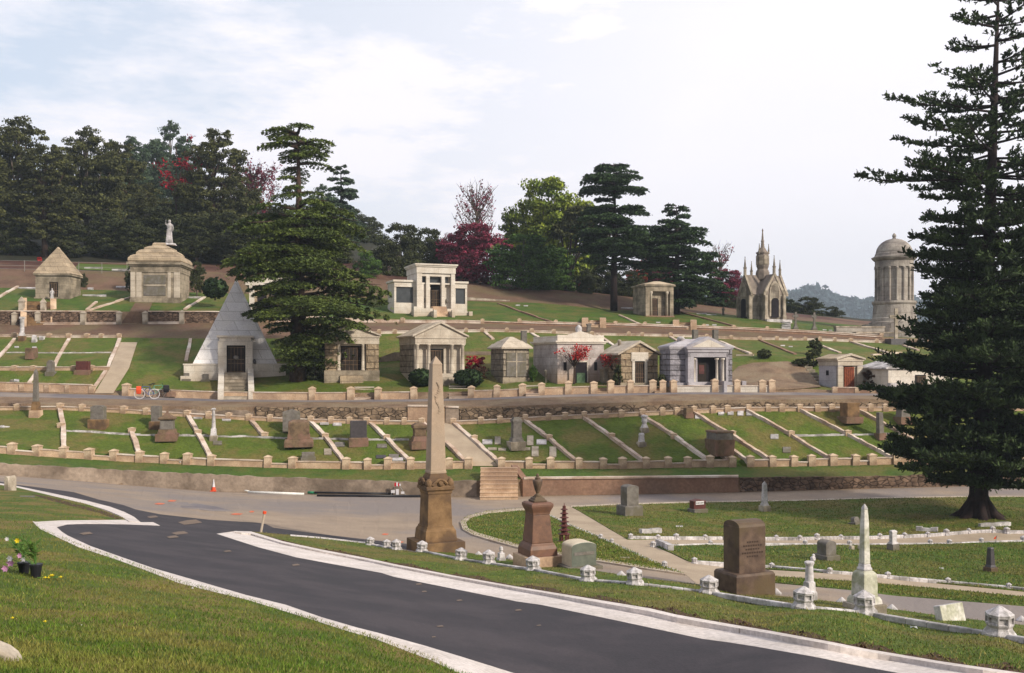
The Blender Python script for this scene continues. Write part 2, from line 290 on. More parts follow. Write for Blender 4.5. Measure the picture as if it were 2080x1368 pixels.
def tps_fit(P):
    """smooth surface of log slope: disparity grows from the wall foot line towards the viewer"""
    P = np.array(P, float); dy = P[:, 1]-ip(P[:, 0], L0); P = P[dy > 18]; dy = dy[dy > 18]
    X = P[:, :2]/500; X = np.stack([X[:, 0], X[:, 1]*1.6], 1); y = np.log(np.maximum(1/P[:, 2]-1/ip(P[:, 0], D0L), 2e-5)/dy); n = len(P)
    r2 = ((X[:, None]-X[None])**2).sum(-1); Kk = np.where(r2 > 0, r2*np.log(r2+1e-12)*.5, 0)+np.diag(.06+6/dy)
    Q = np.c_[np.ones(n), X]; Mx = np.block([[Kk, Q], [Q.T, np.zeros((3, 3))]]); w = np.linalg.solve(Mx, np.r_[y, 0, 0, 0]); return X, w
TX, TW = tps_fit(TP)
def Dfg(px, py):
    px = np.atleast_1d(np.asarray(px, float)); py = np.atleast_1d(np.asarray(py, float)); p = np.stack([px/500, py/500*1.6], -1)
    r2 = ((p[:, None]-TX[None])**2).sum(-1); g = np.exp(np.where(r2 > 0, r2*np.log(r2+1e-12)*.5, 0)@TW[:-3]+TW[-3]+p@TW[-2:])
    return 1/np.minimum(1/ip(px, D0L)+np.maximum(py-ip(px, L0), 0)*g, 1/2.6)
def D0(x): return float(ip(x, D0L))
def cD(*p): return lambda x: float(ip(x, p))
BL = [(L0, D0), (L1, lambda x: D0(x)+.12), (L2, lambda x: D0(x)+2.6), (L3, lambda x: D0(x)+2.85), (L5, cD((0, 64))), (L6, cD((0, 64.8))), (L7, cD((0, 65))), (L8, cD((0, 67.6))),
      (L9, cD((0, 70))), (L10, cD((0, 70.35))), (L11, cD((0, 73.6))), (L11b, cD((0, 77.8), (900, 79))), (L12, cD((0, 82), (600, 83), (900, 86), (1500, 91), (1800, 94))),
      (L13, cD((0, 86), (600, 88), (900, 91), (1500, 96), (1800, 98))), (L14, cD((0, 86.25), (600, 88.25), (900, 91.2), (1500, 96.2), (1800, 98.2))),
      (L15, cD((0, 91), (600, 94), (900, 98), (1300, 101), (1550, 104), (1800, 106))), (L16, cD((0, 97), (600, 101), (900, 105), (1500, 111), (1800, 113))),
      (L17, cD((0, 103), (600, 108), (900, 113), (1500, 118), (1800, 120))), (L18, cD((0, 114), (900, 124), (1800, 131))), (L19, cD((-700, 190), (760, 190), (1000, 160), (1800, 150)))]
def col_profile(px): return [(dfn(px), EYE+(HY-float(ip(px, ln)))/F*dfn(px)) for ln, dfn in BL]
_pc = {}
def G(px, py, h=0.):
    """the ground point seen at (px,py): real depth from the profile of the land; h raises it"""
    if py >= ip(px, L0): D = float(Dfg(px, py)[0])
    else:
        k = round(px); P = _pc.get(k) or _pc.setdefault(k, col_profile(k)); m = (HY-py)/F; D = P[-1][0]
        for (d1, z1), (d2, z2) in zip(P, P[1:]):
            if (z2-EYE)/d2 >= m:
                a = z1-EYE; dz, dd = z2-z1, d2-d1; den = dz-m*dd; t = (m*d1-a)/den if abs(den) > 1e-9 else 0; D = d1+max(0, min(1, t))*dd; break
    p = Vector(((px-CX)/F*D, D, EYE+(HY-py)/F*D))
    if h: k = 1-h/max(EYE-p.z, .5) if p.z < EYE-.5 else 1; p = Vector((p.x*k, p.y*k, EYE+(p.z-EYE)*k))
    return p
def W(px, py, D): return Vector(((px-CX)/F*D, D, EYE+(HY-py)/F*D))
XS = list(range(-700, 2801, 14))
PROF = [col_profile(x) for x in XS]
def strip(name, m, a, b, n=1):
    mb = MB(); nr = 0
    for k in range(a, b):
        for j in range(n+(k == b-1)):
            t = j/n
            for i, x in enumerate(XS):
                (d1, z1), (d2, z2) = PROF[i][k], PROF[i][k+1]; d = d1+(d2-d1)*t
                mb.v.append(((x-CX)/F*d, d, z1+(z2-z1)*t))
            nr += 1
    c = len(XS)
    mb.f = [(r*c+i, r*c+i+1, (r+1)*c+i+1, (r+1)*c+i) for r in range(nr-1) for i in range(c-1)]
    return tag(mb.build(name, m, smooth=False, fix=False), kind='structure')
strip('terrain_bank', 'dirt', 0, 1)
strip('lawn_verge', 'lawn_lush', 1, 3)
strip('lawn_terrace', 'lawn', 3, 4, 5)
strip('terrain_bank', 'dirt', 4, 6)
strip('dirt_bank', 'dirt', 6, 7, 3)
strip('upper_road', 'road_grey', 7, 8, 2)
strip('terrain_bank', 'dirt', 8, 9)
strip('lawn_upper', 'lawn', 9, 12, 4)
strip('dirt_road', 'dirt_red', 12, 13, 2)
strip('terrain_bank', 'dirt', 13, 14)
strip('lawn_hilltop', 'lawn_lush', 14, 16, 4)
strip('hillside', 'dirt_red', 16, 17, 3)
strip('woodland_ground', 'leaf_litter', 17, 18, 2)
strip('hill', 'forest_floor', 18, 19, 6)
# beyond the crest the land falls away to a wide plain that runs to the horizon
mb = MB()
for i, x in enumerate(XS):
    d, z = PROF[i][-1]
    for dd, zz in ((d, z), (d+40, z-6), (d+140, -8), (900, -25), (7000, -30)): mb.v.append(((x-CX)/F*dd, dd, zz))
mb.f = [(i*5+k, (i+1)*5+k, (i+1)*5+k+1, i*5+k+1) for i in range(len(XS)-1) for k in range(4)]
tag(mb.build('far_land', 'forest_floor', fix=False), kind='structure')

# ------------------------------------------------------------------ foreground: roads, kerbs, lawns, cut from one sheet
PL = {}
bandA_t = [(-400,932),(0,982),(34,987.5),(100,1001),(175,1017),(225,1030),(252,1040),(272,1050),(287,1062)]
bandA_b = [(262,1059),(257,1056),(240,1046),(215,1036),(175,1024),(100,1006),(34,990.5),(0,985),(-400,936)]
PL['kerbA'] = bandA_t+bandA_b
PL['gutterB'] = [(66,1059),(125,1056),(257,1056),(287,1061),(311,1061),(325,1068),(262,1065.5),(175,1064),(137,1065.5),(115,1071),(120,1080),(85,1075)]
inC = [(115,1071),(125,1080),(137,1088),(185,1110),(250,1133),(310,1154),(400,1180),(500,1209),(581,1229),(653,1254),(725,1275),(765,1285),(860,1311),(933,1333),(1045,1368),(1150,1402),(1330,1465),(1600,1560)]
outC = [(66,1059),(75,1069),(82,1075),(120,1093),(160,1112),(185,1120),(240,1138),(310,1164),(362,1184),(425,1200),(500,1218),(566,1238),(644,1262),(702,1281),(760,1297),(817,1319),(875,1341),(920,1362),(961,1376),(1100,1425),(1300,1500),(1600,1620)]
PL['kerbC'] = outC+inC[::-1]
gutD_lo = [(440,1084.5),(475,1096),(525,1112),(600,1132),(675,1146),(775,1164),(800,1172),(925,1197),(1050,1222),(1100,1229),(1250,1260),(1427,1298),(1480,1305),(1538,1314),(1653,1334),(1768,1357),(1840,1370),(2100,1418),(2800,1540)]
gutD_hi = [(475,1083),(487,1090),(540,1106),(625,1124),(725,1145),(800,1159),(925,1182),(1050,1205),(1100,1214),(1250,1245),(1400,1276),(1480,1289),(1624,1313),(1768,1340),(1913,1363),(2100,1393),(2800,1500)]
kb = [(476,1079),(510,1080),(540,1089),(575,1100),(650,1116),(750,1135),(800,1146),(925,1170),(1050,1192),(1100,1200),(1320,1236),(1375,1249),(1480,1267.5),(1566,1282),(1682,1303),(1757,1318),(1913,1344),(2080,1368),(2800,1470)]
PL['gutterD'] = gutD_lo+[(2800,1470)]+kb[::-1]+[(474,1080)]
def topfront(x): a, b = float(ip(x, kb)), float(ip(x, gutD_hi)); return a+(b-a)*.26
PL['kerbE'] = kb+[(2800, topfront(2800))]+[(x, topfront(x)) for x in (2500,2300,2080,1913,1757,1682,1566,1480,1375,1320,1200,1100,1050,925,800,750,650,575,540,510,490,476)]
isl_far = [(590,1087),(650,1092),(742,1102),(840,1122),(945,1122),(1000,1131),(1060,1141),(1130,1150),(1212,1160),(1312,1175),(1417,1187),(1575,1210),(1710,1224),(1810,1237),(1910,1251),(2080,1270),(2800,1350)]
PL['island'] = kb[1:]+isl_far[::-1]
PL['soil'] = [(x, y) for x, y in kb[1:]]+[(x, float(ip(x, kb))-float(ip(x, [(510,1),(800,6),(1100,9),(2080,15),(2800,15)]))*(.55+.45*math.sin(x*.047)+.25*math.sin(x*.13))) for x in range(2800, 520, -18)]
PL['islandkerb'] = [(590,1086),(650,1091),(742,1101),(742,1104),(650,1094),(590,1089)]
PL['freshA'] = [(-400,929),(0,979),(34,985),(75,990),(150,1000),(200,1015),(250,1026),(275,1035),(325,1045),(425,1056),(520,1062),(540,1065),(555,1072),(625,1082),(725,1094),(825,1105),(870,1112),(870,1124),(742,1102),(590,1088),(510,1080),(476,1079)]+gutD_lo[:1]+gutD_lo+[(2800,1640),(1600,1620)]+inC[::-1]+[(137,1065),(262,1065),(325,1068)]+bandA_t[::-1]
circ = [(1115,1030),(1050,1033),(990,1038),(950,1048),(935,1060),(940,1075),(960,1086),(1000,1098),(1052,1112),(1120,1124),(1205,1138),(1300,1153),(1391,1166)]
cin = [(1115,1034),(1052,1037),(995,1042),(958,1051),(946,1061),(951,1073),(970,1082),(1008,1093),(1058,1107),(1124,1119),(1207,1133),(1302,1148),(1391,1163)]
rgt = [(1391,1166),(1350,1150),(1240,1100),(1215,1089),(1155,1065),(1115,1045)]
PL['circle'] = circ+rgt
PL['circkerb'] = circ+cin[::-1]
PL['pathkerb'] = [(1113,1043),(1156,1064),(1216,1088),(1241,1099),(1351,1149),(1391,1164),(1391,1167),(1350,1152.5),(1240,1102.5),(1215,1091.5),(1155,1067),(1113,1046)]
PL['right'] = [(1160,1029),(1250,1025),(1400,1021),(1620,1017),(1785,1012),(1970,1009),(2080,1009),(2800,1000),(2800,1075),(2080,1083),(1997,1079),(1810,1089),(1560,1095),(1467,1096),(1275,1096),(1180,1040)]
PL['rightkerb'] = [(1160,1027.5),(1250,1023.5),(1400,1019),(1620,1015.5),(1785,1010.5),(1970,1007.5),(2080,1007.5),(2800,998),(2800,1000),(2080,1009.5),(1970,1009.5),(1785,1012.5),(1620,1017.5),(1400,1021.5),(1250,1026),(1160,1030)]
PL['tri'] = [(1325,1106),(1467,1107),(1620,1107),(1810,1106),(2080,1101),(2800,1090),(2800,1220),(2080,1200),(1910,1184),(1735,1166),(1560,1156),(1467,1148),(1435,1145),(1400,1140),(1362,1122)]
PL['striplawn'] = [(1560,1170),(1735,1181),(1910,1196),(2080,1212),(2800,1260),(2800,1290),(2080,1230),(1822,1209),(1722,1197),(1560,1182)]
PL['path'] = [(1110,1030),(1160,1029),(1275,1096),(1467,1096),(1620,1096),(1810,1089),(1997,1079),(2800,1070),(2800,1262),(2080,1213),(1910,1197),(1735,1182),(1567,1170),(1415,1186),(1391,1166),(1350,1150),(1240,1100),(1155,1065),(1113,1045)]
PL['lawnL'] = [(-700,1100),(-400,936),(0,985),(34,990),(100,1005),(175,1023),(257,1055),(125,1056),(66,1059)]+outC[1:]+[(1300,1720),(-700,1720)]
PL['trench'] = [(60,1003),(100,1010),(170,1028),(215,1040),(250,1054),(235,1055),(200,1042),(150,1030),(95,1015)]
PRI = [('kerbE','kerb_white',.14),('kerbC','kerb_white',.07),('kerbA','kerb_white',.07),('gutterB','kerb_white',.015),('gutterD','kerb_white',.012),('islandkerb','kerb_white',.09),('circkerb','kerb_old',.12),('pathkerb','marble',.09),('rightkerb','kerb_old',.05),
       ('soil','bare_soil',.11),('island','lawn',.10),('circle','lawn_lush',.09),('right','lawn',.04),('tri','lawn_lush',.08),('striplawn','lawn_lush',.06),('path','sand_path',.01),('trench','bare_soil',.05),('lawnL','lawn_near',.06),('freshA','asphalt_new',.006),('old','asphalt_old',0.)]
NM = dict(kerbE='kerb', kerbC='kerb', kerbA='kerb', gutterB='gutter', gutterD='gutter', islandkerb='kerb', circkerb='kerb', pathkerb='kerb', rightkerb='kerb', soil='bare_soil', island='lawn', circle='lawn', right='lawn', tri='lawn', striplawn='lawn', path='path', trench='bare_soil', lawnL='lawn', freshA='asphalt_road', old='old_road')
def inpoly(P, poly):
    x, y = P[:, 0], P[:, 1]; c = np.zeros(len(P), bool); n = len(poly)
    for i in range(n):
        (x1, y1), (x2, y2) = poly[i], poly[(i+1) % n]
        if y1 == y2: continue
        k = ((y1 > y) != (y2 > y)) & (x < (x2-x1)*(y-y1)/(y2-y1)+x1); c ^= k
    return c
def bound_edges(poly, pts, edges, step=26):
    st = len(pts); out = []
    for i in range(len(poly)):
        a, b = poly[i], poly[(i+1) % len(poly)]; n = max(1, int(math.hypot(b[0]-a[0], (b[1]-a[1])*1.5)/step))
        for j in range(n): out.append((a[0]+(b[0]-a[0])*j/n, a[1]+(b[1]-a[1])*j/n))
    pts += out; edges += [(st+i, st+(i+1) % len(out)) for i in range(len(out))]
pts, edges = [], []
outer = [(x, float(ip(x, L0))) for x in XS]+[(2800, 1740), (-700, 1740)]
bound_edges(outer, pts, edges, 200)
for k, p in PL.items(): bound_edges([(min(max(x, -699), 2799), y) for x, y in p], pts, edges)
rg = random.Random(4)
for y in list(np.arange(975, 1140, 9))+list(np.arange(1140, 1400, 14))+list(np.arange(1400, 1740, 40)):
    for x in range(-690, 2795, 28):
        if y > ip(x, L0)+5: pts.append((x+rg.uniform(-8, 8), y+rg.uniform(-3, 3)))
vo, eo, fo, *_ = geometry.delaunay_2d_cdt([Vector(p) for p in pts], edges, [], 0, 1e-4, False)
V2 = np.array([(v.x, v.y) for v in vo]); fo = [tuple(f) for f in fo]
cen = np.array([V2[list(f)].mean(0) for f in fo]); own = np.full(len(fo), -1)
inside = inpoly(cen, outer)
for i, (k, m_, h) in enumerate(PRI):
    sel = inpoly(cen, PL[k]) if k in PL else np.ones(len(cen), bool); own[(own < 0) & sel & inside] = i
DV = Dfg(V2[:, 0], V2[:, 1])
for i, (k, m_, h) in enumerate(PRI):
    fs = [fo[j] for j in np.nonzero(own == i)[0]]
    if not fs: continue
    idx = {}; mb = MB()
    def gv(j):
        if j not in idx:
            idx[j] = len(mb.v); px, py = V2[j]; D = DV[j]; z = (HY-py)/F*D; q = 1-h/max(-z, .5); mb.v.append(((px-CX)/F*D*q, D*q, EYE+z*q))
        return idx[j]
    cnt = {}
    for f in fs:
        g = [gv(j) for j in f]
        a, b, c = [Vector(mb.v[t]) for t in g]
        if (b-a).cross(c-a).z < 0: g.reverse()
        mb.f.append(tuple(g))
        for a, b in zip(g, g[1:]+g[:1]): cnt[(a, b)] = cnt.get((a, b), 0)+1
    if h > 0:
        low = {}
        for (a, b) in list(cnt):
            if (b, a) in cnt: continue
            for q in (a, b):
                if q not in low: low[q] = len(mb.v); x, y, z = mb.v[q]; mb.v.append((x, y, z-h-.15))
            mb.f.append((b, a, low[a], low[b]))
    tag(mb.build(NM[k], m_, fix=False), kind='structure')
mb = MB()   # land behind the camera
bx = [(x, 1740) for x in range(-700, 2801, 100)]
for x, y in bx:
    D = float(Dfg(x, y)[0]); mb.v += [((x-CX)/F*D, D+.05, EYE+(HY-y)/F*D-.03), ((x-CX)/F*D*8, -30, EYE+(HY-y)/F*D+1.0)]
mb.f = [(2*i, 2*i+1, 2*i+3, 2*i+2) for i in range(len(bx)-1)]
tag(mb.build('lawn_behind', 'lawn_near', fix=False), kind='structure')
def drape(name, poly, h, m, step=10):
    p, e = [], []; bound_edges(poly, p, e, step); xs, ys = [q[0] for q in poly], [q[1] for q in poly]
    for x in np.arange(min(xs), max(xs), step):
        for y in np.arange(min(ys), max(ys), step*.6):
            if inpoly(np.array([[x, y]]), poly)[0]: p.append((x, y))
    v, _, f, *_ = geometry.delaunay_2d_cdt([Vector(q) for q in p], e, [], 1, 1e-4, False)
    mb = MB(); mb.v = [tuple(G(q.x, q.y)+Vector((0, 0, h))) for q in v]
    for t in f:
        a, b, c = [Vector(mb.v[i]) for i in t[:3]]; mb.f.append(tuple(t) if (b-a).cross(c-a).z > 0 else tuple(reversed(t)))
    return mb.build(name, m, fix=False)
tag(drape('dirt_slope', [(1488,758),(1500,746),(1530,739),(1600,736),(1632,744),(1650,765),(1668,788),(1600,794),(1530,795),(1492,790),(1484,775)], .07, 'dirt'), kind='structure')
# stair ramps and paths on the slopes
def sheet(name, poly, h, m): return tag(drape(name, poly, h, m), kind='structure')
sheet('path', [(245,697),(279,697),(262,750),(230,801),(192,801),(222,752)], .06, 'sand_path')
sheet('path', [(905,862),(921,864),(1013,949),(958,949),(880,880),(880,866)], .06, 'sand_path')
sheet('path', [(246,658),(292,658),(310,616),(275,616)], .05, 'dirt_red')
sheet('lawn_verge', [(150,549),(262,553),(262,540),(160,537)], .08, 'hill_grass')
for i, p in enumerate([(325,1024,12),(350,1018,10),(482,1045,14),(512,1040,6),(783,1086,8),(812,1102,10)]):
    x, y, w = p; sheet('paint_marking', [(x-w,y+.5),(x-w*.3,y-1.6),(x+w*.9,y-.6),(x+w*.4,y+1.6),(x-w*.5,y+1.8)], .012, 'orange_spray')
for x, y, w in [(310,1051,12),(385,1062,26),(365,1084,18),(350,1092,14),(462,1121,9),(600,1149,10),(175,1085,14),(850,1188,8),(861,1203,7),(933,1221,7),(894,1274,8),(1052,1241,9),(1095,1272,5),(880,1296,6)]:
    rg.seed(x); sheet('dust_patch', [(x-w+rg.uniform(-3,3),y),(x-w*.2,y-w*.16),(x+w*.5,y-w*.22),(x+w,y+.5),(x+w*.3,y+w*.12),(x-w*.4,y+w*.2)], .012, 'dust')
sheet('asphalt_patch', [(340,1022),(385,1021),(440,1030),(478,1040),(430,1039),(370,1032)], .01, 'road_grey')

# ------------------------------------------------------------------ walls
def retaining(label, px0, px1, base, topl, m, th=.45, jit=.0, cap=None, cat='retaining wall', step=12):
    mb = MB(); cp = MB(); xs = list(np.arange(px0, px1, step))+[px1]; n = 0
    for x in xs:
        yb = ip(x, base); p = G(x, yb+.01 if base is L0 else yb); D = p.y; zt = EYE+(HY-ip(x, topl))/F*D+rg.uniform(-jit, jit)
        mb.v += [(p.x, D, p.z-.4), (p.x, D+.02, zt), (p.x*(1+th/D), D+th, zt), (p.x*(1+th/D), D+th, p.z-.4)]
        q = .05; cp.v += [(p.x*(1-.05/D), D-.05, zt), (p.x*(1-.05/D), D-.05, zt+.09), (p.x*(1+(th+.04)/D), D+th+.04, zt+.09), (p.x*(1+(th+.04)/D), D+th+.04, zt)]; n += 1
    def fc(b): b.f = [(i*4+k, (i+1)*4+k, (i+1)*4+(k+1) % 4, i*4+(k+1) % 4) for i in range(n-1) for k in range(4)]+[(0, 1, 2, 3), (n*4-1, n*4-2, n*4-3, n*4-4)]
    fc(mb); fc(cp)
    o = empty('retaining_wall', (0, 0, 0)); tag(o, label, cat); mb.build('wall', m, o)
    if cap: cp.build('coping', cap, o)
    return o
retaining('long low weathered concrete retaining wall beside the old road, left of the big obelisk', -700, 968, L0, L1, 'concrete_wall', jit=.02, cap=None)
retaining('smooth brown retaining wall with pale coping right of the lower steps', 1064, 1500, L0, L1, 'brown_wall', cap='rail_stone')
retaining('rubble stone retaining wall behind the dark trunk of the big conifer on the right', 1503, 2790, L0, [(x, y+1) for x, y in L1], 'rubble_dark', jit=.06)
retaining('rubble masonry wall along the upper road left of the big obelisk tip', 520, 826, L6, L7, 'rubble', jit=.05)
retaining('rubble masonry wall along the upper road right of the big obelisk', 934, 2790, L6, [(900,828),(1000,829),(1200,826),(1375,822),(1520,818),(2800,818)], 'rubble', jit=.07)
retaining('broken low stone wall left of the masonry along the upper road', -700, 515, L6, [(-700,823),(0,826),(250,831),(500,836)], 'concrete_wall', jit=.09)
retaining('smooth tan concrete wall block beside the head of the long stair ramp', 828, 903, L6, [(828,826),(903,827)], 'wall_tan', cap='rail_stone')
retaining('smooth square concrete block right of the stair ramp head', 905, 932, L6, [(905,828),(932,829)], 'concrete_wall', cap='rail_stone')
retaining('stone-faced terrace wall in courses below the left hilltop tombs', -700, 240, L13, [(-700,634),(0,633),(430,634)], 'rubble_dark', cap='rail_stone')
retaining('stone-faced terrace wall in courses right of the brown ramp under the domed tomb', 300, 452, L13, L14, 'rubble_dark', cap='rail_stone')
retaining('low pale retaining wall below the white winged mausoleum', 560, 878, L13, L14, 'rail_stone')
retaining('long low brown kerb wall along the hilltop dirt road', 925, 1792, L13, L14, 'brown_wall', cap='rail_stone', th=.3)
retaining('pale wall behind the hilltop lawn right of the white winged mausoleum', 945, 1035, [(x, y-2) for x, y in L16], [(945,604),(1035,610)], 'pale_stone')
retaining('dark retaining wall behind the pyramid tomb and the temple tombs', 560, 1010, L11b, [(560,730),(770,727),(800,716),(1010,714)], 'concrete_wall')

def post_mesh(name, w, h, m, cap=True):
    a = w/2; mb = MB(); mb.rings([(-.15, a, a), (h*.80, a*.98, a*.98)])
    mb.rings([(h*.80, a*1.12, a*1.12), (h*.86, a*1.12, a*1.12), (h, a*.15, a*.15)] if cap else [(h*.80, a*1.05, a*1.05), (h, a*.9, a*.9)])
    o = mb.build(name, m); me = o.data; bpy.data.objects.remove(o); return me
PM = dict(low=post_mesh('post', .42, .68, 'post_tan'), mid=post_mesh('post', .34, .42, 'post_tan'), row=post_mesh('post', .46, .92, 'post_tan'), small=post_mesh('post', .34, .36, 'post_tan'), tall=post_mesh('post', .42, 1.15, 'pale_stone'))
def seg(mb, p, q, h, t, sink=.25, over=0):
    """a rail from p to q (ground points), height h, thickness t, following the slope"""
    d = Vector((q.x-p.x, q.y-p.y, 0))
    if d.length < 1e-4: return
    d.normalize(); n = Vector((-d.y, d.x, 0))*t/2
    vs = []
    for c in (p, q):
        for s, z in ((-1, -sink), (1, -sink), (1, h), (-1, h)): vs.append(c+n*s+Vector((0, 0, z)))
    mb.add(vs, [(0,1,2,3),(7,6,5,4),(0,4,5,1),(1,5,6,2),(2,6,7,3),(3,7,4,0)])
def walled_row(label, base, posts, kind, h, t, m, gaps=(), low=(), px0=None, px1=None, name='terrace_wall', lowh=.2):
    o = empty(name, (0, 0, 0)); tag(o, label, 'low wall')
    xs = sorted(posts); st = ([px0] if px0 is not None else [])+xs+([px1] if px1 is not None else [])
    for a, b in zip(st, st[1:]):
        if any(a < g < b for g in gaps): continue
        mb = MB(); n = max(1, int((b-a)/30)); P = [G(a+(b-a)*i/n, ip(a+(b-a)*i/n, base)) for i in range(n+1)]
        lw = any(a < g < b for g in low); hh = lowh if lw else h
        for p, q in zip(P, P[1:]): seg(mb, p, q, hh, t)
        cp = MB()
        for p, q in zip(P, P[1:]):
            u = Vector((0, 0, hh)); seg(cp, p+u, q+u, .06, t+.08, sink=0)
        r = mb.build('rail', m, o); cp.build('coping', 'rail_stone', r)
    for x in xs:
        p = bpy.data.objects.new('post', PM[kind]); COL.objects.link(p); p.parent = o; p.location = G(x, ip(x, base)); s = rg.uniform(.94, 1.06); p.scale = (s, s, rg.uniform(.95, 1.05)); p.rotation_euler = (rg.uniform(-.04,.04), rg.uniform(-.045,.045), rg.uniform(-.1,.1))
    return o
lowp = [25,76,130,182,232,284,334,381,430]
walled_row('lower terrace wall with square capped posts along the left verge', L2, [-500,-420,-340,-260,-180,-100,-35]+lowp+[544,595,703,747,788,834,913,952], 'low', .36, .2, 'wall_tan', low=(50,205,360,570,768), px0=-560)
walled_row('lower terrace wall with square capped posts right of the stair ramp', L2, [1019,1075,1119,1176,1225,1265,1312,1357,1397,1442,1487,1524,1569,1612,1649,1692,1737,1772,1820,1875,1930,2000,2070,2150,2240,2330], 'low', .36, .2, 'wall_tan', low=(1100,1245,1380,1630,1755), gaps=(1505,), px1=2420)
walled_row('upper kerb wall of the lower plots with small capped posts, left part', L5, [-300,-200,-120,-50,36,122,167,252,297,381,424,465,506,549,631,672,710,745,786,821,857], 'mid', .16, .2, 'wall_tan', px0=-380)
walled_row('upper kerb wall of the lower plots with small capped posts, right part', L5, [921,977,1015,1067,1114,1148,1187,1231,1262,1305,1346,1375,1410,1448,1477,1520,1560,1588,1624,1660,1689,1768,1798,1850,1900,1960,2040,2120,2220], 'mid', .16, .2, 'wall_tan', px1=2300)
walled_row('front wall of the mausoleum row with tall capped posts, from the bicycles to the road bend', L9, [257,635,713,768,841,957,1009,1062,1101,1154,1206,1240,1280,1326,1346], 'row', .48, .22, 'wall_tan', gaps=(740,920,1080,1220,1335), px0=None)
walled_row('low white wall in front of the blue-grey temple tomb', L9, [1368,1451,1496,1548,1567], 'row', .42, .24, 'ash_white')
walled_row('low wall at the left end of the mausoleum row', [(x, y-7) for x, y in L9], [-120,-40,46,97,138,187], 'mid', .42, .22, 'wall_tan', px0=-200)
walled_row('low brown wall in front of the tomb with the copper door', L9, [1695,1740,1772,1820], 'mid', .36, .22, 'brown_wall', px1=1900)
walled_row('low kerb wall of the left middle plots along the dirt road', L12, [-260,-180,-100,-30,30,140,100,177,206,242], 'small', .14, .2, 'rail_stone', px0=-300)
walled_row('long low kerb wall with small posts below the hilltop dirt road', L12, [770,802,860,947,980,1030,1080,1125,1202,1277,1304,1362,1435,1485,1543,1577,1605,1635,1665,1695,1728,1780], 'small', .14, .2, 'rail_stone', px0=720, px1=1815)
walled_row('low kerb wall across the left middle plots above the path', [(0,752),(190,752),(225,751)], [-60,30,68,150,186], 'small', .2, .2, 'wall_tan', px0=-120, px1=222)
o = walled_row('terrace wall posts in front of the left hilltop tombs', L13, [30,78,170,242,296,370], 'tall', .1, .3, 'rail_stone', gaps=(55,270))
walled_row('square posts along the edge of the white mausoleum lawn', [(818,655),(925,655),(1792,688)], [818,980], 'mid', .15, .2, 'rail_stone')
walled_row('row of square posts on the brown kerb above the dirt road', [(x, y-1) for x, y in L14], [1055,1129,1202,1250,1310,1375,1430,1490,1558,1790], 'small', .1, .3, 'brown_wall')

def kerb(label, P, w=.28, h=.16, m='rail_stone', posts=(), name='plot_kerb', hh=0):
    mb = MB(); pts = []
    for (x1, y1), (x2, y2) in zip(P, P[1:]):
        n = max(2, int(math.hypot(x2-x1, y2-y1)/14))
        pts += [G(x1+(x2-x1)*i/n, y1+(y2-y1)*i/n, hh) for i in range(n)]
    pts.append(G(*P[-1], hh))
    pts = [q+Vector((rg.uniform(-.03,.03), 0, rg.uniform(-.02,.02))) for q in pts]
    for a, b in zip(pts, pts[1:]): seg(mb, a, b, h+rg.uniform(-.03, .02), w*rg.uniform(.9,1.06), sink=.3)
    o = mb.build(name, m); tag(o, label, 'kerb')
    for x, y in posts:
        p = bpy.data.objects.new('post', PM['mid']); COL.objects.link(p); p.parent = o; p.location = G(x, y)-Vector((0,0,.12)); p.scale = (1.05,1.05,1)
    return o
LK = [([(122,832),(128,868),(131,925)], (124,868), 'sloping plot kerb behind the third post from the left edge'),
 ([(268,880),(275,900),(284,928)], (268,878), 'short sloping kerb starting at the middle of the slope left of the stepped pedestal tomb'),
 ([(381,846),(403,885),(430,935)], (403,882), 'long sloping plot kerb between the stepped pedestal tomb and the white column'),
 ([(506,852),(522,870),(538,888)], (538,887), 'short upper sloping kerb right of the white column'),
 ([(631,858),(661,890),(700,942)], (661,889), 'long sloping kerb between the brown block tomb and the black headstone'),
 ([(750,860),(786,893),(833,941)], (786,892), 'long sloping kerb right of the black headstone'),
 ([(860,862),(885,890)], None, 'short sloping kerb hidden behind the shaft of the big obelisk'),
 ([(905,900),(925,920),(948,943)], None, 'left edge kerb of the stair ramp right of the big obelisk'),
 ([(921,862),(960,895),(1015,943)], (964,893), 'right edge kerb of the stair ramp right of the big obelisk'),
 ([(1067,856),(1116,893),(1170,940)], (1116,892), 'sloping kerb right of the grey pedestal monument'),
 ([(1187,851),(1243,890),(1310,941)], (1243,889), 'sloping kerb in the middle of the empty plots'),
 ([(1305,846),(1372,890),(1437,936)], (1368,889), 'sloping kerb right of the small white urn stones'),
 ([(1410,840),(1468,876),(1488,886),(1562,936)], (1488,884), 'sloping kerb passing behind the dark chest tomb'),
 ([(1520,836),(1607,885),(1688,935)], (1607,884), 'sloping kerb right of the four flat white markers'),
 ([(1624,834),(1722,884),(1812,932)], (1722,883), 'sloping kerb left of the rusty block tomb'),
 ([(1745,836),(1835,883),(1900,925)], (1835,882), 'sloping kerb right of the rusty block tomb, running under the conifer'),
 ([(1452,916),(1480,938)], None, 'left short kerb of the chest tomb entrance'),
 ([(1488,916),(1520,940)], None, 'right short kerb of the chest tomb entrance')]
for P, po, lb in LK: kerb(lb, P, posts=[po] if po else ())
